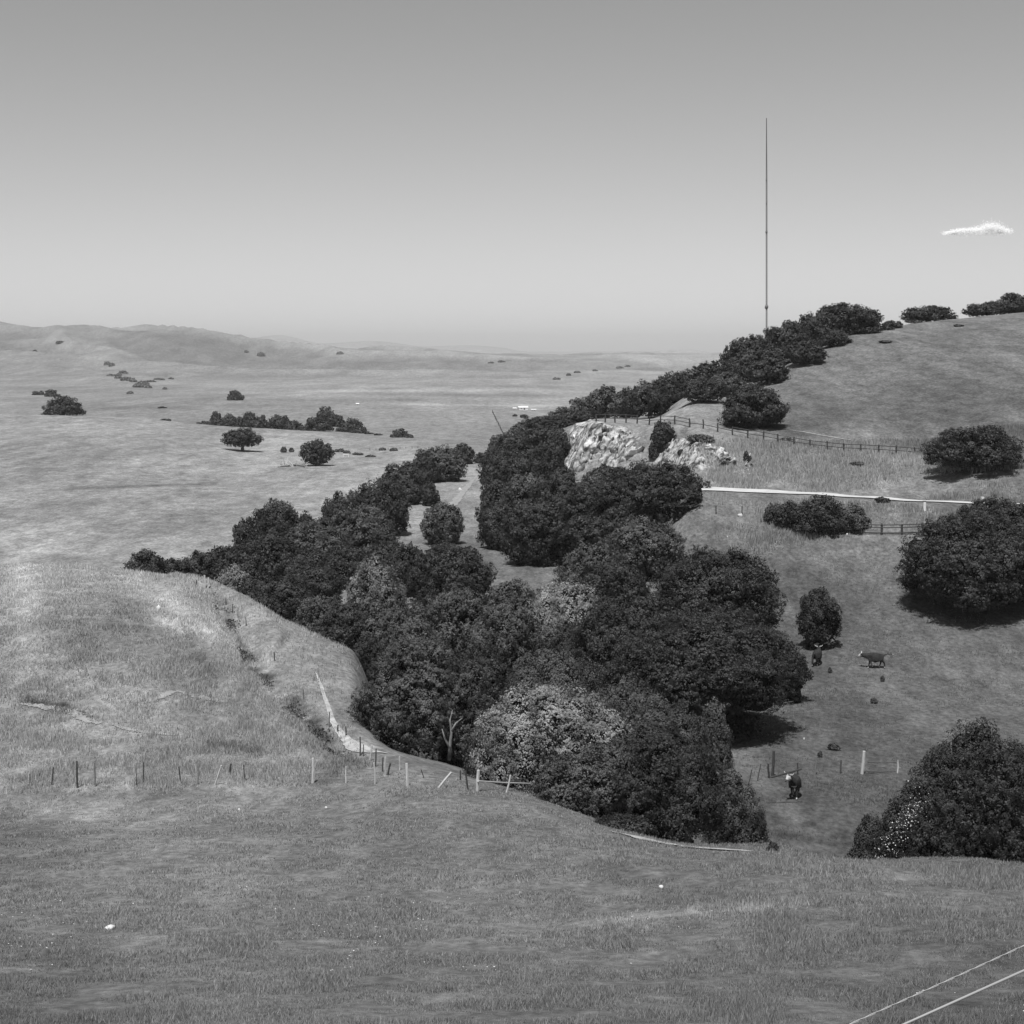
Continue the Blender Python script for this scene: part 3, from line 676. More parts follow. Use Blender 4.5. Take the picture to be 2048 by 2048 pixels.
tree(O, 'low shaded oak under the right lobe of the many-lobed oak', 1375, 1005, 1085, 90, 199, 'dark', GW)
for k, (u, vt, vb, w_, Y, kd) in enumerate([(1092, 846, 960, 90, 292, 'dark'), (1108, 880, 975, 50, 262, 'dark'), (1122, 856, 965, 44, 269, 'dark'), (1130, 930, 1000, 44, 252, 'dark'), (1185, 1025, 1135, 140, 206, 'dark'), (1170, 1090, 1165, 90, 195, 'mid'), (1060, 862, 960, 110, 300, 'dark'), (1004, 905, 1010, 88, 300, 'dark'), (1055, 900, 1010, 120, 276, 'dark'), (988, 955, 1050, 60, 268, 'dark'), (1060, 940, 1060, 110, 252, 'mid'), (1150, 985, 1095, 120, 228, 'dark'), (1030, 885, 960, 100, 318, 'mid'), (1260, 1000, 1120, 120, 206, 'dark'), (1085, 905, 990, 90, 272, 'mid'), (1020, 1035, 1098, 70, 238, 'dark'), (1185, 1005, 1110, 120, 223, 'dark'), (945, 1415, 1530, 140, 117, 'dark'), (770, 1100, 1185, 110, 200, 'dark'), (690, 1090, 1190, 120, 202, 'dark')]):
    tree(O, ['crown touching the upper left edge of the cliff', 'narrow crown against the lower left edge of the cliff', 'slim crown pressed against the left side of the cliff', 'low crown at the foot of the left side of the cliff', 'wide dark crown above the floor of the glade bend', 'small grey crown at the right tip of the glade floor', 'upper crown on the flank beside the white cliff', 'crown on the right lip of the glade head', 'crown amid the slope between glade and cliff', 'narrow crown right on the edge of the glade', 'grey crown in the slope thicket below the cliff', 'crown behind the broad oak of the glade bend', 'grey crown high on the flank, left of the cliff', 'crown in front of the many-lobed oak, left side', 'grey crown just left of the cliff foot', 'low crown edging the glade near the black shade', 'dark crown closing the slope right of the glade bend', 'dark crown added to fill the shaded hollow right of the pale forked trunk', 'dark crown above the pale bay tree', 'dark crown in the left band over the pale bay tree'][k], u, vt, vb, w_, Y, kd, GW)  # the hollow crown is added to darken a gap that lies in shade
# ---- flank and crest of the right hill
tree(O, 'oak at the lower end of the hill crest row, above the cliff', 1105, 830, 900, 130, 325, 'dark', GC)
tree(O, 'crown on the falling flank left of the cliff', 1040, 855, 920, 110, 335, 'mid', GC)
tree(O, 'low crown on the left skyline of the flank', 1060, 832, 880, 80, 352, 'mid', GC)
tree(O, 'low crown on the skyline over the tall glade oak', 1010, 862, 920, 80, 350, 'mid', GC)
tree(O, 'crown on the skyline left of the domed oak', 1130, 812, 860, 90, 345, 'mid', GC)
tree(O, 'crown tucked behind the upper edge of the cliff', 1165, 825, 866, 60, 300, 'dark', GC)
tree(O, 'domed grey-green oak on the skyline above the cliff', 1214, 770, 836, 92, 305, 'mid', GC)
tree(O, 'dark domed oak above the fence corner on the hill', 1300, 757, 836, 98, 298, 'dark', GC, sink=.3)
tree(O, 'small oak growing between the two white rock faces', 1326, 838, 888, 54, (205, 245), 'dark')
shrub('dark bush in the notch right of the white cliff', 1308, 880, 918, 26, (205, 245), 'dark')
tree(O, 'crown filling the skyline between the dark domed oak and the crest row', 1338, 744, 802, 90, 318, 'dark', GC)
tree(O, 'low crown left of the domed grey-green oak on the skyline', 1170, 788, 840, 76, 316, 'mid', GC)
tree(O, 'crown joining the two domed oaks behind the fence corner', 1258, 772, 826, 62, 312, 'dark', GC)
tree(O, 'front crown at the grass edge near the left start of the crest row', 1405, 752, 804, 104, (270, 318), 'dark', GC)
tree(O, 'front crown left of the oak below the large crest oak', 1455, 742, 792, 84, (270, 322), 'mid', GC)
tree(O, 'front crown right of the oak below the large crest oak', 1535, 714, 768, 96, (280, 326), 'dark', GC)
tree(O, 'front crown under the gap before the tallest crest crown', 1612, 676, 728, 84, (290, 340), 'dark', GC)
tree(O, 'loose low crown at the left start of the crest row', 1375, 737, 795, 90, 322, 'mid', GC)
tree(O, 'low crown behind the start of the crest row', 1425, 715, 780, 90, 328, 'dark', GC)
tree(O, 'large oak with grey highlights in the crest row', 1500, 668, 778, 130, 326, 'dark', GC)
tree(O, 'oak below the large crest oak, at the grass edge', 1490, 715, 785, 100, 316, 'dark', GC)
tree(O, 'oak in the crest row left of the tallest crown', 1575, 640, 745, 115, 334, 'dark', GC)
tree(O, 'low oak at the grass edge in the middle of the crest row', 1560, 690, 750, 110, 324, 'dark', GC)
tree(O, 'tallest broad crown of the crest row', 1695, 604, 690, 150, 348, 'dark', GC)
tree(O, 'crown between the tallest crown and the middle of the row', 1635, 615, 715, 100, 344, 'dark', GC)
tree(O, 'round oak in front of the tallest crest crown', 1668, 655, 716, 75, 334, 'dark', GC)
tree(O, 'low crown right of the round front oak on the crest', 1730, 650, 682, 60, 345, 'dark', GC)
shrub('small bush in the gap of the crest row', 1785, 640, 675, 46, 356, 'dark')
tree(O, 'flat-topped oak on the crest right of the gap', 1858, 609, 652, 115, 374, 'dark', GC)
shrub('low bush at the left foot of the flat-topped crest oak', 1828, 640, 664, 40, 366, 'mid')
tree(O, 'oak on the crest at the right edge of the view', 1965, 603, 636, 80, 384, 'dark', GC)
tree(O, 'rising crown at the far right end of the crest row', 2020, 585, 632, 90, 388, 'dark', GC)
shrub('small bush under the right end of the crest row', 1770, 650, 678, 40, 350, 'dark')
shrub('lone small bush high on the right hill grass', 1771, 691, 706, 26, 330, 'mid')
shrub('faint little bush at the upper right of the hill grass', 1918, 664, 674, 20, 350, 'mid')
shrub('scrub at the grass edge under the large crest oak', 1580, 730, 752, 50, 320, 'mid')
tree(O, 'round dark oak alone on the hillside above the upper fence', 1508, 767, 868, 145, 249, 'dark', sink=.25)
tree(O, 'dark spreading oak at the right end of the upper fence', 1950, 846, 972, 205, 207, 'dark', sink=.6)
tree(O, 'huge dark oak on the right edge slope, black pool of shade beneath', 1955, 1015, 1232, 330, 163, 'dark', sink=.5)
tree(O, 'dark bushy crown above the huge right oak, below the road end', 2000, 990, 1120, 200, 176, 'dark', sink=.2)
# shrubs by the road
GR = 'dark shrubs on the bank below the white road'
shrub('largest dark shrub touching the white road', 1640, 986, 1062, 120, (178, 200), 'dark', GR, ragged=1.2)
shrub('dark shrub left of the largest roadside shrub', 1580, 1000, 1054, 64, (178, 200), 'dark', GR, ragged=1.2)
shrub('small shrub at the left end of the roadside shrubs', 1548, 1004, 1046, 44, (178, 200), 'mid', GR, ragged=1.2)
shrub('low leafy shrub at the right of the roadside shrubs', 1705, 1005, 1060, 70, (178, 200), 'mid', GR, ragged=1.3)
shrub('small dark bush alone under the road, left of the short white post', 1764, 993, 1018, 32, 195, 'dark', GR)
shrub('dark tuft under the fence post at the upper fence', 1572, 877, 889, 26, 236, 'dark')
shrub('scrubby patch on the tall grass bank', 1715, 930, 950, 30, 217, 'mid')
# bottom right
tree(O, 'large dark oak at the bottom right corner, beyond the near slope', 1965, 1445, 1752, 330, 82, 'dark', sink=.2)
tree(O, 'low dark crown at the left foot of the bottom right oak', 1850, 1540, 1745, 170, 80, 'dark', sink=.1)
fl = shrub('shrub dotted with white blossom on the left flank of the bottom right oak', 1800, 1590, 1722, 90, 79, 'dark', ragged=1.3)
shrub('dark thicket left of the white-blossomed shrub', 1742, 1625, 1702, 82, 92, 'dark', ragged=1.3)
shrub('small dark weedy clump alone on the near slope', 1545, 1697, 1713, 28, 67, 'dark', leafk=.8)
shrub('flat sprawling dark shrub at the brow of the near slope', 1720, 1712, 1732, 60, 66, 'dark', leafk=.8)
for k, (u, v, y0, y1) in enumerate([(1660, 1262, 120, 175), (1660, 1346, 110, 160), (1765, 1363, 110, 160), (1575, 1395, 110, 160), (1748, 1407, 110, 160), (1640, 1515, 100, 125), (1668, 1500, 100, 125)]):
    Y = at(u, v, y0, y1)
    shrub(['thistle-like dark tuft above the walking cow', 'dark weed on the grass below the half-hidden cow', 'dark weed under the walking cow', 'dark weed near the shade edge of the spreading oak', 'faint dark weed in the middle of the right meadow', 'dark clod-like weed behind the facing cow', 'flat dark clump of weeds above the white post fence'][k], u, v - [7, 6, 5, 5, 4, 4, 7][k], v + 1, [5, 7, 8, 14, 14, 9, 26][k], Y, 'mid', 'dark weeds scattered over the right meadow', ragged=1.5, dens=1.5)
# small dark shrubs on the knoll crest
for k, (u, vt, w_) in enumerate([(178, 1137, 12), (196, 1141, 14), (213, 1136, 20), (230, 1138, 16)]):
    shrub(['leftmost', 'second', 'third', 'rightmost'][k] + ' of four tiny dark shrubs on the knoll skyline', u, vt, 1154, w_, 176, 'dark', 'tiny shrubs on the knoll skyline')
# ---- undergrowth added to darken the gaps between the trunks
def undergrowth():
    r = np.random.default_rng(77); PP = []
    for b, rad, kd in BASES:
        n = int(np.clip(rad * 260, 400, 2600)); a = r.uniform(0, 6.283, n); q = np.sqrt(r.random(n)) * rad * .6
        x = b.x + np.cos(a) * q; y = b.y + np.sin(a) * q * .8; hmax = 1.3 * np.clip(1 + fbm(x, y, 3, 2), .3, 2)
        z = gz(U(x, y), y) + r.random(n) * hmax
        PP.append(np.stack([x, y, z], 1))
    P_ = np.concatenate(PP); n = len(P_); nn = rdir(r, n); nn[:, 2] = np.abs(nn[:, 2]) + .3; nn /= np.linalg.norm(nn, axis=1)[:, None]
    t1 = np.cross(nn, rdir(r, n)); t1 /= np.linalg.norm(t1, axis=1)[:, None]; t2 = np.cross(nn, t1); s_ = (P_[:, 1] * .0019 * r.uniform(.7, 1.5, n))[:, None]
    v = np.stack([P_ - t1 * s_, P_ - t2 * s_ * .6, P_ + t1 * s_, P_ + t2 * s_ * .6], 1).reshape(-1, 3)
    tag(link('undergrowth', npmesh('undergrowth', v, np.arange(n * 4).reshape(-1, 4)), LEAF['dark']), 'dark low undergrowth added to darken the ground beneath the wood', 'undergrowth', None, 'stuff')
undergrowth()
def weeds():
    r = np.random.default_rng(31); n = 3800; k = r.integers(0, len(gl) - 1, n); t = r.random(n)[:, None]
    c = gl[k] * (1 - t) + gl[k + 1] * t + r.normal(size=(n, 2)) * .35
    cl = fbm(c[:, 0], c[:, 1], 2.2, 3); kk = cl > .02 + .3 * (c[:, 1] - 112) / 40; c = c[kk]; cl = cl[kk]; n = len(c)
    z = gz(U(c[:, 0], c[:, 1]), c[:, 1]) + r.random(n) * (.15 + .8 * np.clip(cl, 0, 1)); P_ = np.stack([c[:, 0], c[:, 1], z], 1)
    nn = rdir(r, n); t1 = np.cross(nn, rdir(r, n)); t1 /= np.linalg.norm(t1, axis=1)[:, None]; t2 = np.cross(nn, t1); s_ = r.uniform(.06, .13, n)[:, None]
    v = np.stack([P_ - t1 * s_, P_ - t2 * s_ * .6, P_ + t1 * s_, P_ + t2 * s_ * .6], 1).reshape(-1, 3)
    tag(link('weeds', npmesh('weeds', v, np.arange(n * 4).reshape(-1, 4)), LEAF['mid']), 'dark scrubby weeds in the crease down the right side of the knoll', 'weeds', None, 'stuff')
weeds()
# ---- pasture trees
tree(O, 'dome-shaped dark tree on the left pasture brow', 126, 789, 832, 90, 648, 'dark', flat=.1)
tree(O, 'low dark tree far left, behind the dome-shaped tree', 104, 778, 800, 34, 1250, 'dark')
tree(O, 'flat dark shrub-tree left of the low far-left tree', 75, 781, 795, 28, 1300, 'dark')
shrub('small round bush alone on the left pasture brow', 332, 838, 852, 24, 655, 'dark')
tree(O, 'small dark tree alone on the middle plain', 471, 780, 797, 36, 1150, 'dark')
tree(O, 'umbrella-shaped lone oak with its trunk showing in the pasture', 485, 853, 895, 84, 497, 'dark', sink=1.5, flat=.12)
tree(O, 'stepped dark oak beside the fallen dead tree', 633, 877, 928, 74, 428, 'dark', sink=.3)
tree(O, 'two-lobed dark bush-tree at the right of the grove', 800, 856, 880, 40, 640, 'dark')
shrub('little round bush stuck to the two-lobed bush-tree', 818, 868, 882, 18, 632, 'dark')
for k, (u, vt, vb, w_, Y) in enumerate([(408, 842, 862, 34, 700), (433, 820, 845, 26, 790), (458, 826, 850, 34, 770), (440, 838, 862, 50, 710), (475, 832, 862, 56, 712), (497, 821, 848, 42, 780), (523, 828, 852, 24, 770), (515, 838, 866, 50, 705),
                                          (556, 827, 868, 56, 705), (588, 838, 868, 40, 700), (632, 832, 870, 68, 695), (650, 810, 842, 42, 800), (672, 827, 856, 44, 760), (705, 834, 868, 46, 720), (718, 852, 874, 44, 700), (690, 845, 868, 40, 705), (738, 867, 880, 20, 690), (756, 870, 880, 18, 680)]):
    lab = ['low leftmost crown', 'small raised crown at the upper left', 'small crown right of the raised one', 'low crown below the raised pair', 'front crown third along the brow', 'raised dark crown in the left middle', 'tiny round crown in the middle', 'front crown before the tiny round one',
           'tall rounded crown in the centre', 'small crown right of the centre', 'wide dome before the gap', 'highest round crown, standing apart', 'crown just below the highest one', 'tall crown right of the gap', 'low crown on the falling right side', 'small crown inside the right gap', 'tiny bush near the right tail', 'last tiny bush of the tail'][k]
    tree(O, lab + ' of the far grove', u, vt, vb, w_, Y, 'dark', GG)
# thin scrub line beyond the dead tree
for k, (u, vt, vb, w_) in enumerate([(679, 897, 905, 22), (694, 901, 908, 14), (716, 905, 911, 24), (741, 910, 915, 20), (765, 895, 902, 14), (787, 895, 903, 16), (567, 893, 906, 14), (583, 895, 905, 10)]):
    Y = at(u, vb - 1, 300, 640)
    shrub(['first', 'second', 'third', 'fourth'][k] + ' grey scrub bush in the row right of the stepped oak' if k < 4 else ['flat bush left of the dark one on the pasture edge', 'small flat dark bush on the pasture edge', 'thin weedy bush above the dead tree', 'smaller weedy bush beside the stepped oak'][k - 4], u, vt, vb, w_, Y, 'mid', 'scrub bushes on the pasture')
# distant gully shrubs
for k, (u, v, w_, h) in enumerate([(214, 726, 14, 8), (224, 729, 12, 7), (234, 731, 10, 7), (240, 735, 5, 5), (246, 744, 18, 6), (238, 749, 10, 5), (222, 750, 18, 4), (236, 754, 14, 6), (252, 757, 22, 9), (266, 760, 14, 8), (285, 766, 26, 10), (276, 771, 22, 8), (296, 773, 14, 7), (300, 762, 22, 4), (318, 758, 20, 4), (342, 757, 10, 3),
                                     (260, 785, 12, 6), (330, 777, 8, 4), (522, 708, 16, 9), (493, 703, 8, 4), (680, 706, 14, 5), (982, 725, 10, 4), (1003, 723, 14, 4), (1113, 757, 14, 5), (1137, 749, 8, 5), (1155, 744, 12, 4), (1190, 741, 9, 3), (1240, 735, 14, 4), (1255, 732, 10, 3), (1048, 832, 16, 7), (1076, 836, 22, 6), (1030, 831, 8, 4),
                                     (120, 684, 16, 5), (70, 702, 8, 4), (325, 815, 16, 3)]):
    Y = at(u, v + h / 2, 700, 4600)
    t = k
    near = ('on the mid-plain beside the farm buildings' if 28 < k < 32 else 'in the distant left gully' if k < 18 else 'on the far ridge' if k < 23 else 'on the distant right rise' if k < 29 else 'high on the far left hill')
    idx = ['topmost left', 'topmost middle', 'topmost right', 'single dot-like', 'streaky upper', 'small upper', 'thin long', 'narrow', 'dark central', 'right central', 'largest lower', 'lower left', 'lower right', 'thin left tail', 'thin middle tail', 'end of tail', 'lone lower', 'lone right', 'darkest round', 'small left', 'small middle', 'left of two', 'right of two', 'lowest left', 'dot-like', 'flat middle', 'small flat', 'long upper', 'uppermost', 'middle', 'rightmost', 'leftmost', 'elongated', 'tiny', 'flat ditch-side'][k]
    shrub(idx + ' dark shrub ' + near, u, v - h / 2, v + h / 2, w_ * 1.1, Y, 'pale' if k < 29 else 'dark', GS if k < 18 else None, dens=1.5)

# ------------------------------------------------------------------ white rock faces
ROCK = bpy.data.materials.new('pale_fractured_rock'); ROCK.use_nodes = True
_n = ROCK.node_tree; _b = _n.nodes['Principled BSDF']; _b.inputs['Roughness'].default_value = 0.95; _b.inputs['Specular IOR Level'].default_value = 0.1
_tc = _n.nodes.new('ShaderNodeTexCoord'); _no = _n.nodes.new('ShaderNodeTexNoise'); _no.inputs['Scale'].default_value = 0.45; _no.inputs['Detail'].default_value = 8; _no.inputs['Roughness'].default_value = 0.7
_cr = _n.nodes.new('ShaderNodeValToRGB'); _e = _cr.color_ramp.elements
_e[0].position = 0.36; _e[0].color = (.10, .10, .10, 1); _e[1].position = 0.64; _e[1].color = (.66, .66, .66, 1)
_x = _e.new(0.45); _x.color = (.34, .34, .34, 1)
_bp = _n.nodes.new('ShaderNodeBump'); _bp.inputs['Distance'].default_value = 0.22
_vo = _n.nodes.new('ShaderNodeTexVoronoi'); _vo.feature = 'DISTANCE_TO_EDGE'; _vo.inputs['Scale'].default_value = .34
_ad = _n.nodes.new('ShaderNodeVectorMath'); _ad.operation = 'MULTIPLY_ADD'; _ad.inputs[1].default_value = (1.6, 1.6, 1.6)
_mr = _n.nodes.new('ShaderNodeMapRange'); _mr.inputs[1].default_value = 0.0; _mr.inputs[2].default_value = 0.14; _mr.inputs[3].default_value = .22; _mr.inputs[4].default_value = 1.0
_mu = _n.nodes.new('ShaderNodeMath'); _mu.operation = 'MULTIPLY'
_n.links.new(_tc.outputs['Object'], _no.inputs['Vector']); _n.links.new(_no.outputs['Fac'], _cr.inputs[0])
_n.links.new(_no.outputs['Color'], _ad.inputs[0]); _n.links.new(_tc.outputs['Object'], _ad.inputs[2]); _n.links.new(_ad.outputs[0], _vo.inputs['Vector'])
_n.links.new(_vo.outputs['Distance'], _mr.inputs[0]); _n.links.new(_mr.outputs[0], _mu.inputs[0]); _n.links.new(_cr.outputs[0], _mu.inputs[1]); _n.links.new(_mu.outputs[0], _b.inputs['Base Color'])
_n.links.new(_no.outputs['Fac'], _bp.inputs['Height']); _n.links.new(_bp.outputs[0], _b.inputs['Normal'])

def rock_face(name, label, top, bot, y0, y1, depth=2.6, seed=1, cell=1.6, nx=110, nz=70, group=None):
    """fractured rock standing out of a slope; top / bot: outline [(u, v)...]"""
    r = np.random.default_rng(seed)
    u0, u1 = top[0][0], top[-1][0]; uu = np.linspace(u0, u1, nx)
    vt = np.interp(uu, [p[0] for p in top], [p[1] for p in top]); vb = np.interp(uu, [p[0] for p in bot], [p[1] for p in bot])
    vt = vt + fbm(uu, uu * 0, 16, 3) * 4; vb = vb + fbm(uu, uu * 0 + 7, 16, 3) * 5
    Yq = np.linspace(y0, y1, 260); pts = np.zeros((nx, nz, 3))
    for i, u in enumerate(uu):
        vv = V0 - gz(np.full(260, u), Yq) / Yq * F
        vm = np.minimum.accumulate(vv)
        rows = np.linspace(vt[i], vb[i], nz)
        Y = np.interp(-rows, -vm[0:1].tolist()[0] * np.ones(1) if False else np.maximum.accumulate(-vm), Yq)
        pts[i, :, 0] = (u - 1024) / F * Y; pts[i, :, 1] = Y; pts[i, :, 2] = -(rows - V0) / F * Y
    Pp = pts.reshape(-1, 3)
    s = np.linspace(0, 1, nx)[:, None] * np.ones((1, nz)); t = np.ones((nx, 1)) * np.linspace(0, 1, nz)[None]
    edge = np.clip(np.minimum(np.minimum(s, 1 - s) * 9, np.minimum(t, 1 - t) * 6), 0, 1).ravel()
    disp = np.zeros(len(Pp))
    for cs, am in ((cell * 2.6, .62), (cell * 1.3, .42), (cell * .6, .14)):
        lo = Pp.min(0); hi = Pp.max(0); n = int(max(10, (hi[0] - lo[0]) * (hi[2] - lo[2]) * 1.3 / cs ** 2))
        sd_ = np.stack([r.uniform(lo[0], hi[0], n), r.uniform(lo[2], hi[2], n)], 1)
        q = Pp[:, [0, 2]] + np.stack([noise3(Pp * 1.5), noise3(Pp * 1.5 + 31)], 1) * cs * .5
        d = np.linalg.norm(q[:, None] - sd_[None], axis=2); k = np.argmin(d, 1); ds = np.sort(d, 1)
        tilt = r.normal(size=(n, 2)) * .55; off = r.uniform(-.5, .9, n)
        loc = q - sd_[k]
        crack = np.clip((ds[:, 1] - ds[:, 0]) / (cs * .16), 0, 1)
        disp += am * (off[k] + (loc * tilt[k]).sum(1) / cs * 1.4) * (.4 + .6 * crack) - am * .5 * (1 - crack)
    disp = (disp * depth * .8 + 0.5) * edge - 0.4 * (1 - edge)
    nrm = np.array([0.12, -0.85, 0.45])
    Fp = Pp + disp[:, None] * nrm
    Bp = Pp + np.array([0, 2.5, -0.8])
    VV = np.concatenate([Fp, Bp]); NN = nx * nz
    i, j = np.meshgrid(np.arange(nx - 1), np.arange(nz - 1), indexing='ij'); a = (i * nz + j).ravel()
    q1 = np.stack([a, a + 1, a + nz + 1, a + nz], 1); q2 = q1[:, ::-1] + NN
    rim = [k * nz for k in range(nx)] + [(nx - 1) * nz + k for k in range(1, nz)] + [k * nz + nz - 1 for k in range(nx - 2, -1, -1)] + [k for k in range(nz - 2, 0, -1)]
    rim = np.array(rim); nx_ = np.roll(rim, -1); q3 = np.stack([rim, nx_, nx_ + NN, rim + NN], 1)
    o = link(name, npmesh(name, VV, np.concatenate([q1, q2, q3])), ROCK)
    return tag(o, label, 'rock', group)
rock_face('rock_cliff', 'large white fractured rock cliff cut into the hillside', [(1120, 905), (1136, 868), (1150, 848), (1180, 838), (1215, 843), (1250, 850), (1280, 866), (1306, 872)],
          [(1120, 918), (1136, 944), (1160, 948), (1205, 950), (1235, 940), (1260, 918), (1280, 905), (1306, 884)], 228, 285, seed=3, group='white rock outcrops')
rock_face('rock_outcrop', 'lower pale broken rock outcrop between the small oak and the notch', [(1306, 900), (1330, 878), (1345, 870), (1380, 876), (1420, 884), (1455, 898), (1484, 910)],
          [(1306, 928), (1330, 932), (1360, 934), (1395, 940), (1425, 944), (1455, 936), (1484, 926)], 212, 262, seed=5, cell=1.2, group='white rock outcrops')
rock_face('rock_outcrop', 'small narrow white rock split by a dark cleft, right of the outcrop', [(1487, 925), (1497, 905), (1508, 922)], [(1487, 948), (1497, 954), (1508, 938)], 205, 245, seed=8, cell=.6, nx=24, nz=40, group='white rock outcrops')
shrub('dark bush lodged in the left part of the white cliff', 1208, 925, 947, 26, (205, 250), 'dark')
shrub('dark bush growing out of the narrow rock cleft', 1492, 900, 925, 12, (205, 240), 'dark')
shrub('small dark bush on the rock outcrop', 1362, 897, 910, 14, (205, 240), 'dark')
shrub('low bush at the top of the rock outcrop', 1400, 868, 884, 60, (215, 248), 'mid', ragged=1.3)

def boulder(label, u, v, wpx, hpx, y0=25, y1=260, name='stone', group='pale stones lying on the grass', mat=None):
    Y = at(u, v, y0, y1); r_ = wpx / 2 / F * Y; h = hpx / F * Y
    b = P(u, Y); iv, fi = ICO2
    d = 1 + noise3(iv * 1.6 + u) * .7
    vv = iv * d[:, None] * np.array([r_, r_ * .8, h * .75]) ; vv[:, 2] += h * .3
    o = link(name, npmesh(name, vv, fi), mat or STONE, None, b)
    return tag(o, label, 'stone', group)
STONE = noisy('pale_stone', 0.5, 0.8, 3.0)
boulder('round white stone high on the knoll', 317, 1219, 9, 8, 100, 152)
boulder('broken pale stone low on the near slope at the left', 220, 1858, 20, 8, 25, 80)
boulder('small white stone below the wire fence', 478, 1621, 5, 4, 60, 88)
boulder('small white stone under the thick white fence post', 652, 1616, 5, 3, 60, 88)
boulder('pale stone below the pale worn path', 1322, 1776, 9, 6, 40, 70)
boulder('white stone at the foot of the thin post below the road', 1480, 1033, 10, 6, 185, 203)
boulder('pale stone on the brow where the glade meets the wood', 1133, 1118, 8, 6, 190, 240)
boulder('pale stone on the right meadow by the fence', 1608, 1479, 3, 4, 105, 135)
boulder('tiny pale stone on the grass under the roadside shrubs', 1455, 1072, 3, 2, 165, 190)
boulder('little white stone on the meadow under the lower wooden fence', 1694, 1070, 4, 3, 165, 190)
boulder('pale stone in the upper glade', 920, 980, 7, 4, 240, 420)

# ------------------------------------------------------------------ fences and posts
def post_mesh(b, t, w_, mat, name, parent, seg=6):
    m = MB(); d = (t - b)
    m.tube([b - d * .12 - parent.location, b + d * .5 - parent.location + Vector((random.uniform(-.3, .3) * w_, 0, 0)), t - parent.location], [w_ * .5, w_ * .5, w_ * .44], seg=seg, jitter=.12)
    return m.build(name, mat, parent)
def fence(name, label, posts, rails=(), wires=(), y0=70, y1=140, cat='fence', group=None):
    """posts: (u bottom, v bottom, u top, v top, width px, material)"""
    base = []; tops = []
    for p in posts:
        Y = at(p[0], p[1], p[6] if len(p) > 6 else y0, p[7] if len(p) > 7 else y1)
        base.append(P(p[0], Y)); tops.append(W(p[2], p[3], Y - random.uniform(-.1, .1)))
    e = empty(name, base[0], label, cat, group)
    for p, b, t in zip(posts, base, tops):
        # photo row of the foot fixes the height; keep the real length
        L = zz(b.y, p[3]) - zz(b.y, p[1]); t = Vector((b.x + (p[2] - p[0]) / F * b.y, t.y, b.z + L))
        post_mesh(b, t, p[4] / F * b.y, p[5], 'post', e)
    return e, base, tops
D, M_, L_ = WOOD_D, WOOD_M, WOOD_L
def strand(e, pts, rad, mat, name, sag=0.0, seg=5):
    m = MB(); out = []
    for i in range(len(pts) - 1):
        a, b = pts[i], pts[i + 1]
        for k in range(4):
            t = k / 4; out.append(a.lerp(b, t) - Vector((0, 0, sag * 4 * t * (1 - t))) - e.location)
    out.append(pts[-1] - e.location)
    m.tube(out, rad, seg=seg); return m.build(name, mat, e)

lp = [(60, 1571, 60, 1548, 2, D), (103, 1570, 106, 1535, 3, D), (155, 1576, 154, 1522, 4, D), (191, 1573, 189, 1525, 3.5, M_), (273, 1570, 272, 1537, 2, D), (286, 1569, 286, 1526, 3, D), (361, 1568, 358, 1533, 3, D),
      (395, 1568, 398, 1527, 3, M_), (430, 1569, 443, 1530, 4, L_), (461, 1549, 461, 1528, 5, D), (489, 1563, 487, 1530, 2.5, D), (560, 1565, 558, 1555, 3, L_), (625, 1566, 626, 1516, 6, L_), (692, 1566, 692, 1533, 3, L_), (750, 1568, 748, 1525, 3.5, L_), (815, 1572, 813, 1527, 6, L_)]
e, b, t = fence('wire_fence', 'wire fence of uneven dark and bleached posts along the foot of the knoll', lp, y0=80, y1=97)
for h in (.45, .85): strand(e, [P_ + Vector((0, 0, h)) for P_ in b], 0.006, WIRE, 'wire', .04)
rp = [(848, 1556, 842, 1538, 2, D), (878, 1575, 903, 1545, 5, L_), (921, 1560, 921, 1540, 3, D), (936, 1580, 931, 1542, 4, D), (955, 1583, 957, 1540, 7, L_), (1012, 1588, 1021, 1550, 4, L_), (1065, 1588, 1065, 1552, 5, L_)]
e, b, t = fence('wooden_fence', 'broken rail fence of bleached crooked posts in front of the pale tree', rp, y0=78, y1=97)
def rail(e, a, b_, r, mat): 
    m = MB(); m.tube([a - e.location, a.lerp(b_, .5) - e.location - Vector((0, 0, .03)), b_ - e.location], [r, r * .9, r * .8], seg=6, jitter=.1); m.build('rail', mat, e)
ym = b[4].y - .15; yn = b[6].y - .15
rail(e, W(956, 1562, ym), W(1066, 1567, yn), .05, L_); rail(e, W(1066, 1569, yn), W(1096, 1580, yn), .035, L_)
rail(e, W(858, 1553, b[2].y), W(921, 1558, b[2].y), .03, M_); rail(e, W(903, 1546, b[2].y), W(921, 1549, b[2].y), .03, M_)
kp = [(799, 1540, 799, 1513, 3, L_), (776, 1550, 781, 1526, 4, D), (771, 1550, 771, 1513, 3.5, L_), (765, 1543, 766, 1515, 3, D), (751, 1533, 752, 1498, 3, D), (740, 1520, 744, 1490, 4, L_), (727, 1513, 727, 1489, 2, D), (720, 1512, 720, 1474, 3, D),
      (692, 1472, 692, 1452, 3, D), (676, 1465, 676, 1450, 3, D), (659, 1455, 659, 1424, 3, M_), (607, 1398, 607, 1378, 2.5, M_), (549, 1322, 548, 1304, 2.5, D), (492, 1252, 491, 1235, 2, D), (476, 1236, 476, 1216, 2, M_), (465, 1226, 465, 1208, 2, D), (452, 1210, 452, 1195, 2, D), (440, 1192, 440, 1179, 2.5, L_), (416, 1177, 417, 1155, 2.5, L_), (410, 1176, 409, 1151, 4, L_), (393, 1170, 393, 1160, 2, D)]
e, b, t = fence('wire_fence', 'old wire fence climbing the right side of the knoll to its top', kp, y0=84, y1=152)
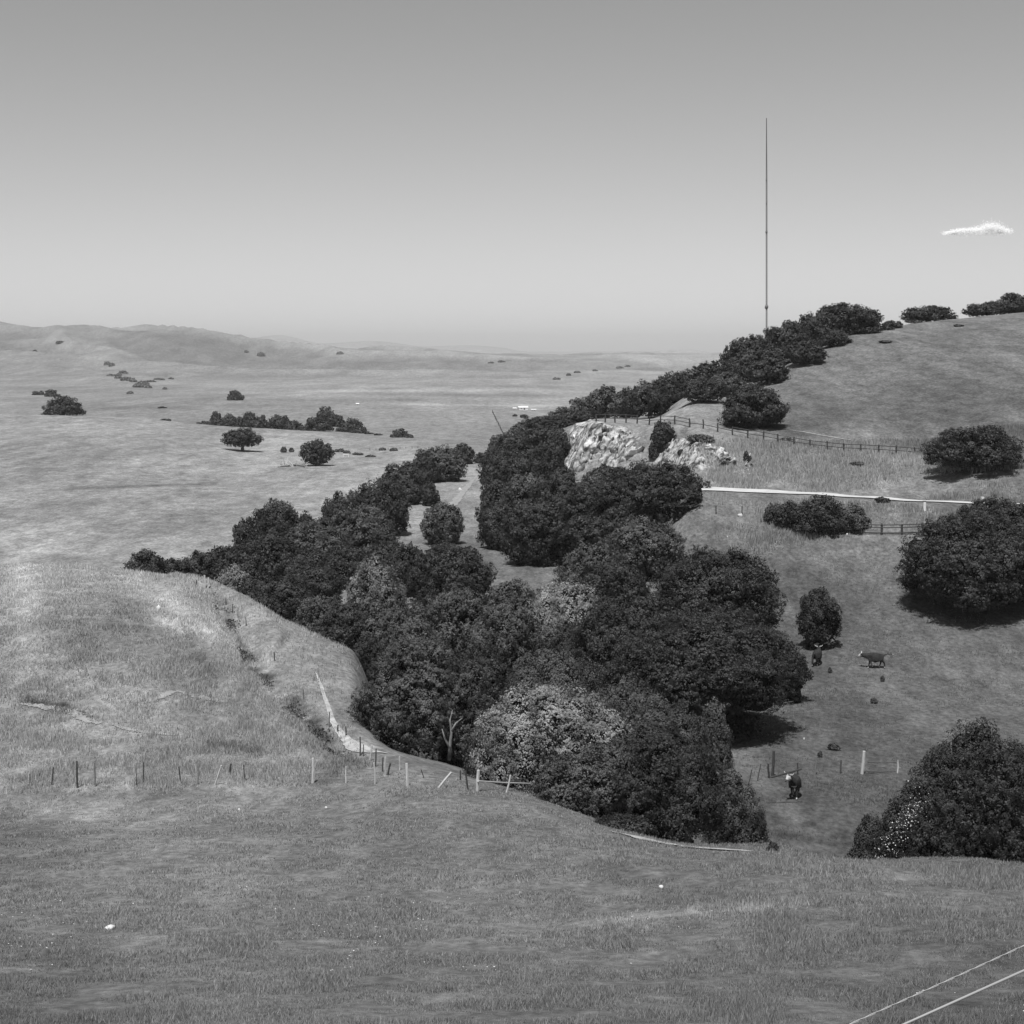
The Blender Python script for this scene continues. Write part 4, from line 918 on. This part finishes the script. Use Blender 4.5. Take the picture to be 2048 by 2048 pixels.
for h in (.5, .9): strand(e, [P_ + Vector((0, 0, h)) for P_ in b], 0.006, WIRE, 'wire', .03)
gp = [(1463, 1548, 1464, 1525, 2.5, D), (1470, 1550, 1467, 1525, 3, M_), (1496, 1572, 1504, 1540, 2, D), (1515, 1562, 1522, 1528, 2, D), (1539, 1556, 1536, 1527, 4, D), (1545, 1555, 1548, 1502, 6, D), (1595, 1549, 1595, 1525, 3, D), (1630, 1549, 1634, 1522, 3.5, M_), (1681, 1547, 1683, 1521, 3, D), (1724, 1548, 1728, 1502, 7, L_), (1795, 1546, 1796, 1522, 3.5, L_), (1870, 1545, 1871, 1521, 3.5, D)]
e, b, t = fence('post_fence', 'post and wire fence with one thick white post, crossing the right meadow', gp, y0=98, y1=124)
for h in (.45, .85): strand(e, [P_ + Vector((0, 0, h)) for P_ in b[4:]], 0.007, WIRE, 'wire', .03)
yy = b[9].y
rail(e, W(1736, 1525, yy), W(1792, 1525, yy), .03, D); rail(e, W(1733, 1543, yy), W(1792, 1543, yy), .03, D)
f_ = empty('fallen_rail', P(1575, 104.5), 'dark fallen timber rail lying propped behind the facing cow', 'rail')
post_mesh(W(1548, 1553, 104.2), W(1603, 1538, 104.2), .13, D, 'timber', f_)

up = [(1192, 834), (1210, 837), (1230, 840), (1252, 843), (1274, 846), (1298, 848), (1322, 850), (1350, 852), (1379, 857), (1406, 862), (1435, 865), (1465, 869), (1495, 874), (1527, 880), (1556, 886), (1588, 892), (1620, 898), (1654, 904), (1687, 909), (1722, 914), (1757, 919), (1793, 924), (1830, 929), (1866, 934)]
def rail_fence(label, pts, hpx, y0, y1, wpx=3.2, name='wooden_fence', skip=(), group='dark wooden rail fences', railn=(.92, .5)):
    Yb = [at(u, v, y0, y1) for u, v in pts]
    Yb = list(np.convolve(np.pad(Yb, 2, mode='edge'), np.ones(5) / 5, 'valid'))
    base = [P(u, Y) for (u, v), Y in zip(pts, Yb)]
    e = empty(name, base[0], label, 'fence', group)
    hs = [hpx / F * Y for Y in Yb]
    for i, (p, h, Y) in enumerate(zip(base, hs, Yb)):
        post_mesh(p, p + Vector((random.uniform(-.06, .06), 0, h * random.uniform(.97, 1.08))), wpx / F * Y, D, 'post', e)
    for f in railn:
        runs = [[]]
        for i in range(len(base)):
            runs[-1].append(base[i] + Vector((0, -.09, hs[i] * f)) - e.location)
            if (i, f) in skip: runs.append([])
        for q in runs:
            if len(q) < 2: continue
            m = MB(); m.tube(q, 0.055, seg=4); m.build('rail', D, e)
    return e
rail_fence('long dark rail fence running down the hillside above the cliff and bank', up, 17.5, 226, 275, skip=((8, .92), (9, .92), (10, .92), (4, .92)))
rail_fence('short dark rail fence below the white road, right of the shrubs', [(1610, 1060), (1645, 1061), (1683, 1063), (1722, 1066), (1763, 1068), (1804, 1069), (1845, 1070), (1886, 1071)], 21, 178, 192, wpx=4.2, railn=(.95, .7, .2))
rail_fence('two-post remnant of dark rail fence at the cliff foot', [(1159, 973), (1200, 975)], 15, 225, 250, wpx=3.5, railn=(.75,))
def lone_post(name, label, u, v, vt, wpx, mat, y0, y1, cap=True, cat='post', capmat=None):
    Y = at(u, v, y0, y1); b = P(u, Y); h = (v - vt) / F * Y; wd = wpx / F * Y
    e = empty(name, b, label, cat)
    m = MB(); m.box((0, 0, h * .5 - .1), (wd, wd, h + .2)); m.build('shaft', mat, e, bevel=wd * .12)
    if cap:
        m = MB(); m.box((0, 0, h + .03), (wd * 1.15, wd * 1.15, .07)); m.build('cap', capmat or mat, e)
    return e
lone_post('marker_post', 'short white marker post with dark top on the bank below the road', 1849, 1021, 1003, 5, WHITE, 182, 200, capmat=D)
lone_post('marker_post', 'squat white marker post at the far right end of the road', 1965, 1004, 995, 5, WHITE, 185, 200, capmat=WHITE)
lone_post('metal_post', 'thin dark post standing right of the many-lobed oak', 1432, 1028, 1013, 2, D, 190, 205)
lone_post('metal_post', 'thin dark post over the white stone below the road', 1484, 1028, 1014, 1.8, D, 190, 205)
lone_post('wooden_stake', 'short pale stake by the long fence on the tall grass bank', 1594, 888, 879, 3, L_, 225, 245)
# far fence down the plain
fp = [(985 + 28 * k / 15, 826 + 56 * k / 15) for k in range(16)]
ff = [(u, v, u, v - 5.5, 1.7, D) for u, v in fp]
e, b, t = fence('wire_fence', 'distant dark line of fence posts descending the plain behind the wood', ff, y0=560, y1=1150)
strand(e, [p + Vector((0, 0, 1.2)) for p in b], .03, WIRE, 'wire')
ff = [(740 + 12 * k, 901 - .6 * k, 740 + 12 * k, 897 - .6 * k, 1, D) for k in range(9)]
e, b, t = fence('wire_fence', 'faint far fence of tiny posts along the pasture edge', ff, y0=400, y1=640)

# ------------------------------------------------------------------ farm buildings far off
def house(name, label, u, v, wpx, hpx, dpx, y0=700, y1=1600, group='white farm buildings on the plain', rz=0.15):
    Y = at(u, v, y0, y1); b = P(u, Y); wd = wpx / F * Y; h = hpx / F * Y; dp = dpx / F * Y
    e = empty(name, b, label, 'building', group, rz)
    m = MB(); m.box((0, 0, h * .3 - .3), (wd, dp, h * .6 + .6)); 
    m.build('wall', WHITE, e)
    m = MB(); bm = m.bm; x = wd / 2 + .3; y = dp / 2 + .3; z0 = h * .6 + .002; z1 = h
    vs = [bm.verts.new(c) for c in ((-x, -y, z0), (x, -y, z0), (x, y, z0), (-x, y, z0), (-x, 0, z1), (x, 0, z1))]
    for f in ((0, 1, 5, 4), (2, 3, 4, 5), (0, 4, 3), (1, 2, 5), (0, 3, 2, 1)): bm.faces.new([vs[i] for i in f])
    m.build('roof', WHITEROOF, e)
    m = MB(); m.box((wd * .1, -dp / 2 - .03, h * .2), (wd * .14, .06, h * .4)); m.build('door', WOOD_D, e)
    m = MB(); m.box((-wd * .25, -dp / 2 - .03, h * .3), (wd * .12, .06, h * .16)); m.build('window', WOOD_D, e)
    return e
WHITEROOF = noisy('white_metal_roof', 0.7, 0.8, 1.0)  # near-white roof, close to the wall colour
house('farm_house', 'white building, largest of the far farmstead', 1046, 819, 18, 7, 14)
house('farm_shed', 'small white shed left of the far farm building', 1029, 819, 6, 4, 8)
house('farm_shed', 'low white shed right of the far farm building', 1067, 821, 9, 3, 8)
house('farm_house', 'tiny white house alone far to the left on the plain', 715, 810, 5, 4, 6, y0=800, y1=1900)

# ------------------------------------------------------------------ cattle
def cow(label, u, v, Yr, heading, scale, head_dir, tail='up', group='dark cattle with white faces'):
    Y = at(u, v, *Yr); b = P(u, Y)
    e = empty('cow', b, label, 'cow', group, R(heading)); e.scale = (scale,) * 3
    # skeleton (x forward, z up), metres
    V_ = []; E_ = []; Rd = []
    def add(p, r, par=None):
        V_.append(p); Rd.append(r)
        if par is not None: E_.append((par, len(V_) - 1))
        return len(V_) - 1
    pel = add((-.62, 0, 1.08), (.36, .34)); mid = add((-.1, 0, .98), (.5, .5), pel); ch = add((.45, 0, 1.0), (.37, .43), mid)
    wi = add((.72, 0, 1.12), (.25, .3), ch)
    hx, hy, hz = head_dir
    nk = add((.72 + hx * .35, hy * .35, 1.18 + hz * .4), (.17, .2), wi)
    hd = add((.72 + hx * .62, hy * .62, 1.2 + hz * .7), (.15, .16), nk)
    mz = add((.72 + hx * .9, hy * .95, 1.12 + hz * .7 - .12), (.1, .1), hd)
    for s in (-1, 1):
        st = .12 if s > 0 else -.14
        a = add((.48, .17 * s, .72), (.12, .11), ch); k1 = add((.46 + st, .16 * s, .42), (.075, .075), a); k2 = add((.44 + st * 1.7, .16 * s, .12), (.05, .05), k1); add((.49 + st * 1.8, .16 * s, .03), (.055, .055), k2)
        st = -st
        a = add((-.6, .18 * s, .78), (.15, .13), pel); k1 = add((-.72 + st, .17 * s, .48), (.08, .08), a); k2 = add((-.68 + st * 1.6, .17 * s, .12), (.052, .052), k1); add((-.62 + st * 1.7, .17 * s, .03), (.055, .055), k2)
    t0 = add((-.88, 0, 1.22), (.05, .05), pel)
    if tail == 'up':
        t1 = add((-1.15, .03, 1.3), (.028, .028), t0); t2 = add((-1.5, .05, 1.3), (.025, .025), t1); add((-1.72, .05, 1.27), (.05, .05), t2)
    else:
        t1 = add((-.98, .03, .9), (.028, .028), t0); t2 = add((-.97, .03, .55), (.025, .025), t1); add((-.97, .03, .38), (.05, .05), t2)
    for s in (-1, 1):   # ears
        px, py = -hy, hx; n_ = math.hypot(px, py) or 1; px /= n_; py /= n_
        c0 = V_[hd]; add((c0[0] + px * s * .22, c0[1] + py * s * .22, c0[2] + .04), (.04, .055), hd)
    me = bpy.data.meshes.new('body'); me.from_pydata(V_, E_, [])
    o = bpy.data.objects.new('tmp', me); COL.objects.link(o)
    sk = o.modifiers.new('s', 'SKIN'); sk.use_smooth_shade = True
    for i, r_ in enumerate(Rd): me.skin_vertices[0].data[i].radius = r_
    me.skin_vertices[0].data[0].use_root = True
    ss = o.modifiers.new('u', 'SUBSURF'); ss.levels = 2; ss.render_levels = 2
    dg = bpy.context.evaluated_depsgraph_get(); me2 = bpy.data.meshes.new_from_object(o.evaluated_get(dg))
    bpy.data.objects.remove(o)
    me2.name = 'body'; body = link('body', me2, [HIDE, WHIDE], e)
    H_ = Vector(V_[hd]); Mz = Vector(V_[mz])
    for p in me2.polygons:
        c = p.center
        face = (c - Mz).length < .26 or ((c - H_).length < .2 and (c - H_).dot(Mz - H_) > 0)
        bell = c.z < .16 or (abs(c.y) < .12 and c.z < .72 and -.4 < c.x < .5) or (c.x < -1.6) or (c.x > .75 and c.z < .95 and not face and hz > 0)
        p.material_index = 1 if (face or bell) else 0
        p.use_smooth = True
    # horns
    for s in (-1, 1):
        m = MB(); a = H_ + Vector((px * s * .08, py * s * .08, .12))
        m.tube([a, a + Vector((px * s * .2, py * s * .2, .04)), a + Vector((px * s * .3, py * s * .3, .16))], [.035, .026, .008], seg=6); m.build('horn', WHITE, e, smooth=True)
    m = MB(); 
    for s in (-1, 1):
        q = Mz.lerp(H_, .65) + Vector((px * s * .1, py * s * .1, .06)); m.box(q, (.035, .035, .035))
    nz_ = Mz + (Mz - H_).normalized() * .08; m.box(nz_, (.06, .1, .05)); m.build('eyes_and_nose', HIDE, body)
    return e
HIDE = noisy('dark_red_brown_hide', .02, .045, 4); WHIDE = noisy('white_hide', .4, .6, 4)
cow('dark cow with white face walking left across the right meadow, tail held out', 1750, 1336, (135, 160), 180, 1.0, (.85, -.3, .02), 'up')
cow('dark white-faced cow looking toward the viewer in front of the white post fence', 1590, 1594, (95, 112), -105, 1.05, (.7, -.45, .55), 'down')
cow('dark cow half hidden beside the wood edge, turned away', 1634, 1330, (130, 165), 60, 1.0, (.8, .4, .3), 'down')

# ------------------------------------------------------------------ dead wood and trough in the pasture
Yd = at(590, 936, 380, 520); e = empty('fallen_tree', P(590, Yd), 'bare fallen dead tree with tangled branches left of the stepped oak', 'dead tree')
m = MB(); m.tube([(-4.6, 0, .25), (-2, .2, .5), (0, 0, .9), (2.6, -.3, .6)], [.12, .25, .3, .4], seg=8, jitter=.15); m.build('trunk', M_, e)
m = MB(); rr = random.Random(4)
for k in range(26):
    a = Vector((rr.uniform(-4.5, 3.5), rr.uniform(-.5, .5), rr.uniform(.3, .8))); d = Vector((rr.uniform(-1, 1), rr.uniform(-.6, .6), rr.uniform(.1, 1))).normalized() * rr.uniform(1.2, 3.0)
    m.tube([a, a + d * .5 + Vector((0, 0, .15)), a + d], [.1, .07, .03], seg=5)
m.build('branches', L_, e)
Yd = at(692, 914, 380, 560); e = empty('feed_trough', P(692, Yd), 'low white trough standing right of the stepped oak', 'trough')
m = MB(); m.box((0, 0, .85), (1.9, .6, .22)); m.build('basin', WHITE, e)
for s in (-.8, .8):
    m = MB(); m.box((s, 0, .3), (.14, .5, .86)); m.build('leg', WHITE, e)

# ------------------------------------------------------------------ mast behind the crest, standing in for a blurred dark streak
Ym = 470.0; b = P(1533, Ym); top = zz(Ym, 236); e = empty('streak_mast', b, 'tall slender dark mast with knots, standing in for a blurred streak above the crest oaks', 'mast')
MAST = pmat('streak_mast_grey', .14, .6, .4)
hM = top - b.z
m = MB()
for k in range(3):
    a = 2 * math.pi * k / 3; dx, dy = .21 * math.cos(a), .16 * math.sin(a); m.tube([(dx, dy, -.5), (dx * .9, dy * .9, hM * .8), (dx * .2, dy * .2, hM)], .1, seg=5)
z = 0.0
while z < hM * .97:
    for k in range(3):
        a = 2 * math.pi * k / 3; a2 = 2 * math.pi * (k + 1) / 3
        m.tube([(.15 * math.cos(a), .15 * math.sin(a), z), (.15 * math.cos(a2), .15 * math.sin(a2), z + .6)], .02, seg=3, cap=False)
    z += .6
m.build('lattice_shaft', MAST, e)
for v, s in ((360, .38), (407, .34), (464, .5), (614, .75)):
    iv, fi = ICO1; q = iv * np.array([s * .8, s * .8, s * 1.1]); q[:, 2] += zz(Ym, v) - b.z
    link('knot', npmesh('knot', q, fi), MAST, e)

# ------------------------------------------------------------------ cable and pipe rail in the near right corner
ca = empty('cable_fence', P(1200, 22), 'twisted cable with a smooth pale pipe rail below it, crossing the bottom right corner', 'fence')
A, B = W(1200, 2262, 24.5), W(2500, 1676, 27.0)
m = MB(); n = 260
for ph in (0, math.pi):
    pts = []
    for k in range(n + 1):
        t = k / n; p = A.lerp(B, t) - Vector((0, 0, .10 * 4 * t * (1 - t))); a = ph + t * 130
        pts.append(p + Vector((0, math.cos(a), math.sin(a))) * .008 - ca.location)
    m.tube(pts, .0055, seg=4)
CABLE = pmat('galvanised_cable', .3, .5, .5); PIPE = pmat('pale_pipe', .32, .5, .4)
m.build('cable', CABLE, ca)
A2, B2 = W(1200, 2322, 24.3), W(2500, 1738, 26.8)
m = MB(); m.tube([A2 - ca.location, B2 - ca.location], .021, seg=10); m.build('pipe_rail', PIPE, ca, smooth=True)
for q in (A, B):
    u_ = U(q.x, q.y); pb = P(u_, q.y); m = MB(); m.tube([pb - Vector((0, 0, .4)) - ca.location, Vector((q.x, q.y, q.z + .12)) - ca.location], .07, seg=8); m.build('post', M_, ca)
ribbon('track', [(1700, 19.6, .6), (1960, 21.8, .75), (2300, 24, .8), (2700, 26.5, .8)], noisy('dark_trodden_earth', .05, .11, 2.5, stretch=(1, .3, 1), bump=.03), dz=.04, rough=.2)

# ------------------------------------------------------------------ grass blades and flowers
def blades(name, N, ulo, uhi, ylo, yhi, h0, h1, wd_px, mat, maskf=None, seed=1, lean=.35, kind='stuff', cat='grass', label=None):
    r = np.random.default_rng(seed)
    u = r.uniform(ulo, uhi, N); Y = np.exp(r.uniform(math.log(ylo), math.log(yhi), N))
    if maskf is not None:
        k = maskf(u, Y, r); u = u[k]; Y = Y[k]
    n = len(u); z = gz(u, Y); x = (u - 1024) / F * Y
    cl = fbm(x, Y, 1.6, 3)
    h = r.uniform(h0, h1, n) * np.clip(1 + 1.3 * cl, .25, 3); wd = wd_px * Y / F * r.uniform(.6, 1.3, n)
    a = r.uniform(0, 2 * math.pi, n); la = r.uniform(0, 2 * math.pi, n); ll = r.uniform(0, lean, n) * h
    c = np.stack([x, Y, z - .02], 1); dx = np.stack([np.cos(a) * wd / 2, np.sin(a) * wd / 2, 0 * a], 1)
    tip = c + np.stack([np.cos(la) * ll, np.sin(la) * ll, h], 1)
    v = np.stack([c - dx, c + dx, tip], 1).reshape(-1, 3)
    me = npmesh(name, v, np.arange(3 * n).reshape(n, 3))
    tn = gt(u, Y) * r.uniform(.75, 1.35, n)
    at_ = me.attributes.new('dryness', 'FLOAT', 'POINT'); at_.data.foreach_set('value', np.repeat(tn, 3).astype(np.float32))
    o = link(name, me, mat); return tag(o, label, cat, None, kind)
GB = bpy.data.materials.new('grass_blades'); GB.use_nodes = True; n_ = GB.node_tree; n_.nodes.clear()
a_ = n_.nodes.new('ShaderNodeAttribute'); a_.attribute_name = 'dryness'
d_ = n_.nodes.new('ShaderNodeBsdfDiffuse'); t_ = n_.nodes.new('ShaderNodeBsdfTranslucent'); x_ = n_.nodes.new('ShaderNodeMixShader'); x_.inputs[0].default_value = .4; o_ = n_.nodes.new('ShaderNodeOutputMaterial')
gm_ = n_.nodes.new('ShaderNodeMath'); gm_.operation = 'MULTIPLY'; gm_.inputs[1].default_value = 2.25
n_.links.new(a_.outputs['Fac'], gm_.inputs[0])
n_.links.new(gm_.outputs[0], d_.inputs[0]); n_.links.new(gm_.outputs[0], t_.inputs[0]); n_.links.new(d_.outputs[0], x_.inputs[1]); n_.links.new(t_.outputs[0], x_.inputs[2]); n_.links.new(x_.outputs[0], o_.inputs[0])
def vis(u, Y):
    """rows of the ground under each blade"""
    return V0 - gz(u, Y) / Y * F
def offroad(f):
    def g_(u, Y, r):
        ryy = np.interp(u, [q[0] for q in ROAD], [q[1] for q in ROAD]); return f(u, Y, r) & ~((Y > ryy - 5.5) & (Y < ryy + 3.2))
    return g_
def patch(th, sc, u0=-900, u1=3900, sw=150, y0=1, y1=9999, sy=4):
    def f(u, Y, r):
        e = np.minimum(np.minimum((u - u0) / sw, (u1 - u) / sw), np.minimum((Y - y0) / sy, (y1 - Y) / sy))
        return fbm((u - 1024) / F * Y, Y, sc, 3) + r.uniform(-.5, .5, len(u)) + np.clip(e, -1, 1) - 1 > th
    return f
def kmask(u, Y, r):
    k = patch(-.2, 2.5, y0=88, sy=5, u1=760, sw=90)(u, Y, r)
    lim = np.interp(Y, [95, 108, 114, 123, 138, 152], [720, 640, 575, 515, 470, 440])
    return k & ((u < lim) | (r.random(len(u)) < .25))
blades('grass', 480000, -60, 2110, 28, 92, .04, .12, 2.6, GB, patch(-.3, .9), 1, lean=.9, label='short grazed grass of the near slope')
blades('grass', 90000, 900, 2110, 28, 66, .10, .24, 2.4, GB, patch(.15, 1.5, u0=1000, sw=600), 2, lean=.7, label='longer grass tufts at the right of the near slope')
blades('grass', 230000, -60, 760, 87, 158, .12, .30, 2.2, GB, kmask, 3, lean=.6, label='tall dry grass on the knoll')
blades('grass', 110000, 1300, 2110, 206, 238, .25, .65, 2.6, GB, offroad(patch(-.2, 6, u0=1330, sw=120, y0=206, y1=238, sy=4)), 4, label='tall pale grass on the bank above the white road')
blades('grass', 40000, 1380, 2110, 182, 202, .25, .55, 2.4, GB, offroad(patch(-.1, 5, u0=1400, y0=184, y1=202)), 5, label='tall grass on the bank below the white road')
blades('grass', 110000, 1340, 2110, 90, 186, .06, .16, 2.2, GB, patch(0, 5, u0=1360, y0=92, y1=186), 6, label='short grass of the right meadow')
# white flowers
FL = pmat('white_petals', .62, .9)
def flowers(N, seed):
    r = np.random.default_rng(seed); u = r.uniform(-60, 2110, N * 6); Y = np.exp(r.uniform(math.log(29), math.log(60), N * 6))
    x = (u - 1024) / F * Y; k = (fbm(x, Y, 5, 4) * 1.2 + fbm(x, Y, 1.5, 2) * .5 > .32) & (r.random(len(u)) < np.clip(1.5 - Y / 45, .05, 1)); u, Y, x = u[k][:N], Y[k][:N], x[k][:N]
    z = gz(u, Y) + r.uniform(.06, .16, len(u)); s = r.uniform(.012, .03, len(u)); V_ = []; 
    a = r.uniform(0, 6.28, len(u)); V_ = []
    for j in range(4):
        V_.append(np.stack([x + np.cos(a + j * math.pi / 2) * s, Y + np.sin(a + j * math.pi / 2) * s, z + r.uniform(-.3, .3, len(u)) * s], 1))
    v = np.stack(V_, 1).reshape(-1, 3); o = link('wild_flowers', npmesh('wild_flowers', v, np.arange(len(u) * 4).reshape(-1, 4)), FL)
    tag(o, 'tiny white flowers scattered in the near grass', 'flowers', None, 'stuff')
flowers(800, 9)
# white blossom on the shrub by the bottom right oak
r = np.random.default_rng(5); n = 380; Yf = 79.0
t = r.random(n); u = 1772 + 70 * t + r.normal(size=n) * 13; v = 1700 - 100 * t + r.normal(size=n) * 16; Y = Yf - .6 - r.random(n) * .5
c = np.stack([(u - 1024) / F * Y, Y, -(v - V0) / F * Y], 1); a = rdir(r, n); b_ = np.cross(a, rdir(r, n)); b_ /= np.linalg.norm(b_, axis=1)[:, None]; c2 = np.cross(b_, a); s = r.uniform(.015, .038, n)[:, None]
vv = np.stack([c - a * s, c - b_ * s, c + a * s, c + b_ * s], 1).reshape(-1, 3) - np.array(fl.location)
link('blossom', npmesh('blossom', vv, np.arange(n * 4).reshape(-1, 4)), FL, fl)
fl_scale = None

# ------------------------------------------------------------------ cloud (real volume, beyond the haze)
cm = bpy.data.materials.new('cloud_vapour'); cm.use_nodes = True; n_ = cm.node_tree; n_.nodes.clear()
d_ = n_.nodes.new('ShaderNodeBsdfDiffuse'); d_.inputs[0].default_value = (.9, .9, .9, 1); t_ = n_.nodes.new('ShaderNodeBsdfTranslucent'); t_.inputs[0].default_value = (.8, .8, .8, 1)
x_ = n_.nodes.new('ShaderNodeMixShader'); x_.inputs[0].default_value = .15; o_ = n_.nodes.new('ShaderNodeOutputMaterial')
tp = n_.nodes.new('ShaderNodeBsdfTransparent'); x2 = n_.nodes.new('ShaderNodeMixShader'); x2.inputs[0].default_value = .3
n_.links.new(d_.outputs[0], x_.inputs[1]); n_.links.new(t_.outputs[0], x_.inputs[2]); n_.links.new(tp.outputs[0], x2.inputs[1]); n_.links.new(x_.outputs[0], x2.inputs[2]); n_.links.new(x2.outputs[0], o_.inputs[0])
r = np.random.default_rng(21); nc = 7500
cc = [(-200, -14, 40, 14), (-160, -8, 60, 22), (-105, -4, 70, 30), (-50, -2, 70, 32), (0, -4, 70, 32), (50, 10, 80, 44), (85, 22, 80, 52), (125, 18, 80, 50), (165, 8, 70, 40), (205, -4, 50, 26)]
cx = np.array(cc)[r.integers(0, len(cc), nc)]; g3 = r.normal(size=(nc, 3))
cp = np.stack([cx[:, 0] + g3[:, 0] * 24, g3[:, 1] * 40, cx[:, 1] + g3[:, 2] * cx[:, 3] * .42], 1)
cp[:, 2] = np.where(cp[:, 2] < -34, -34 + (cp[:, 2] + 34) * .35, cp[:, 2])
a = rdir(r, nc) * .5 + np.array([0, -.75, .65]); a /= np.linalg.norm(a, axis=1)[:, None]; b2 = np.cross(a, rdir(r, nc)); b2 /= np.linalg.norm(b2, axis=1)[:, None]; c2 = np.cross(a, b2); s_ = r.uniform(3, 7, nc)[:, None]
vv = np.stack([cp - b2 * s_, cp - c2 * s_, cp + b2 * s_, cp + c2 * s_], 1).reshape(-1, 3)
o = link('cloud', npmesh('cloud', vv, np.arange(nc * 4).reshape(-1, 4)), cm, None, W(1955, 462, 12000)); tag(o, 'small white puffy cloud low in the sky at the right edge', 'cloud')

# ------------------------------------------------------------------ haze
hz = bpy.data.materials.new('haze_air'); hz.use_nodes = True; n_ = hz.node_tree; n_.nodes.clear()
pvn = n_.nodes.new('ShaderNodeVolumePrincipled'); pvn.inputs['Color'].default_value = (.95, .95, .95, 1); pvn.inputs['Density'].default_value = 6e-5; pvn.inputs['Anisotropy'].default_value = 0.0
oo = n_.nodes.new('ShaderNodeOutputMaterial'); n_.links.new(pvn.outputs[0], oo.inputs['Volume'])
zlo = float(ZG.min()) - 1.5; zhi = 215.0
m = MB(); m.box((0, 9900, (zlo + zhi) / 2), (52000, 20600, zhi - zlo)); o = m.build('haze', hz); tag(o, kind='stuff')
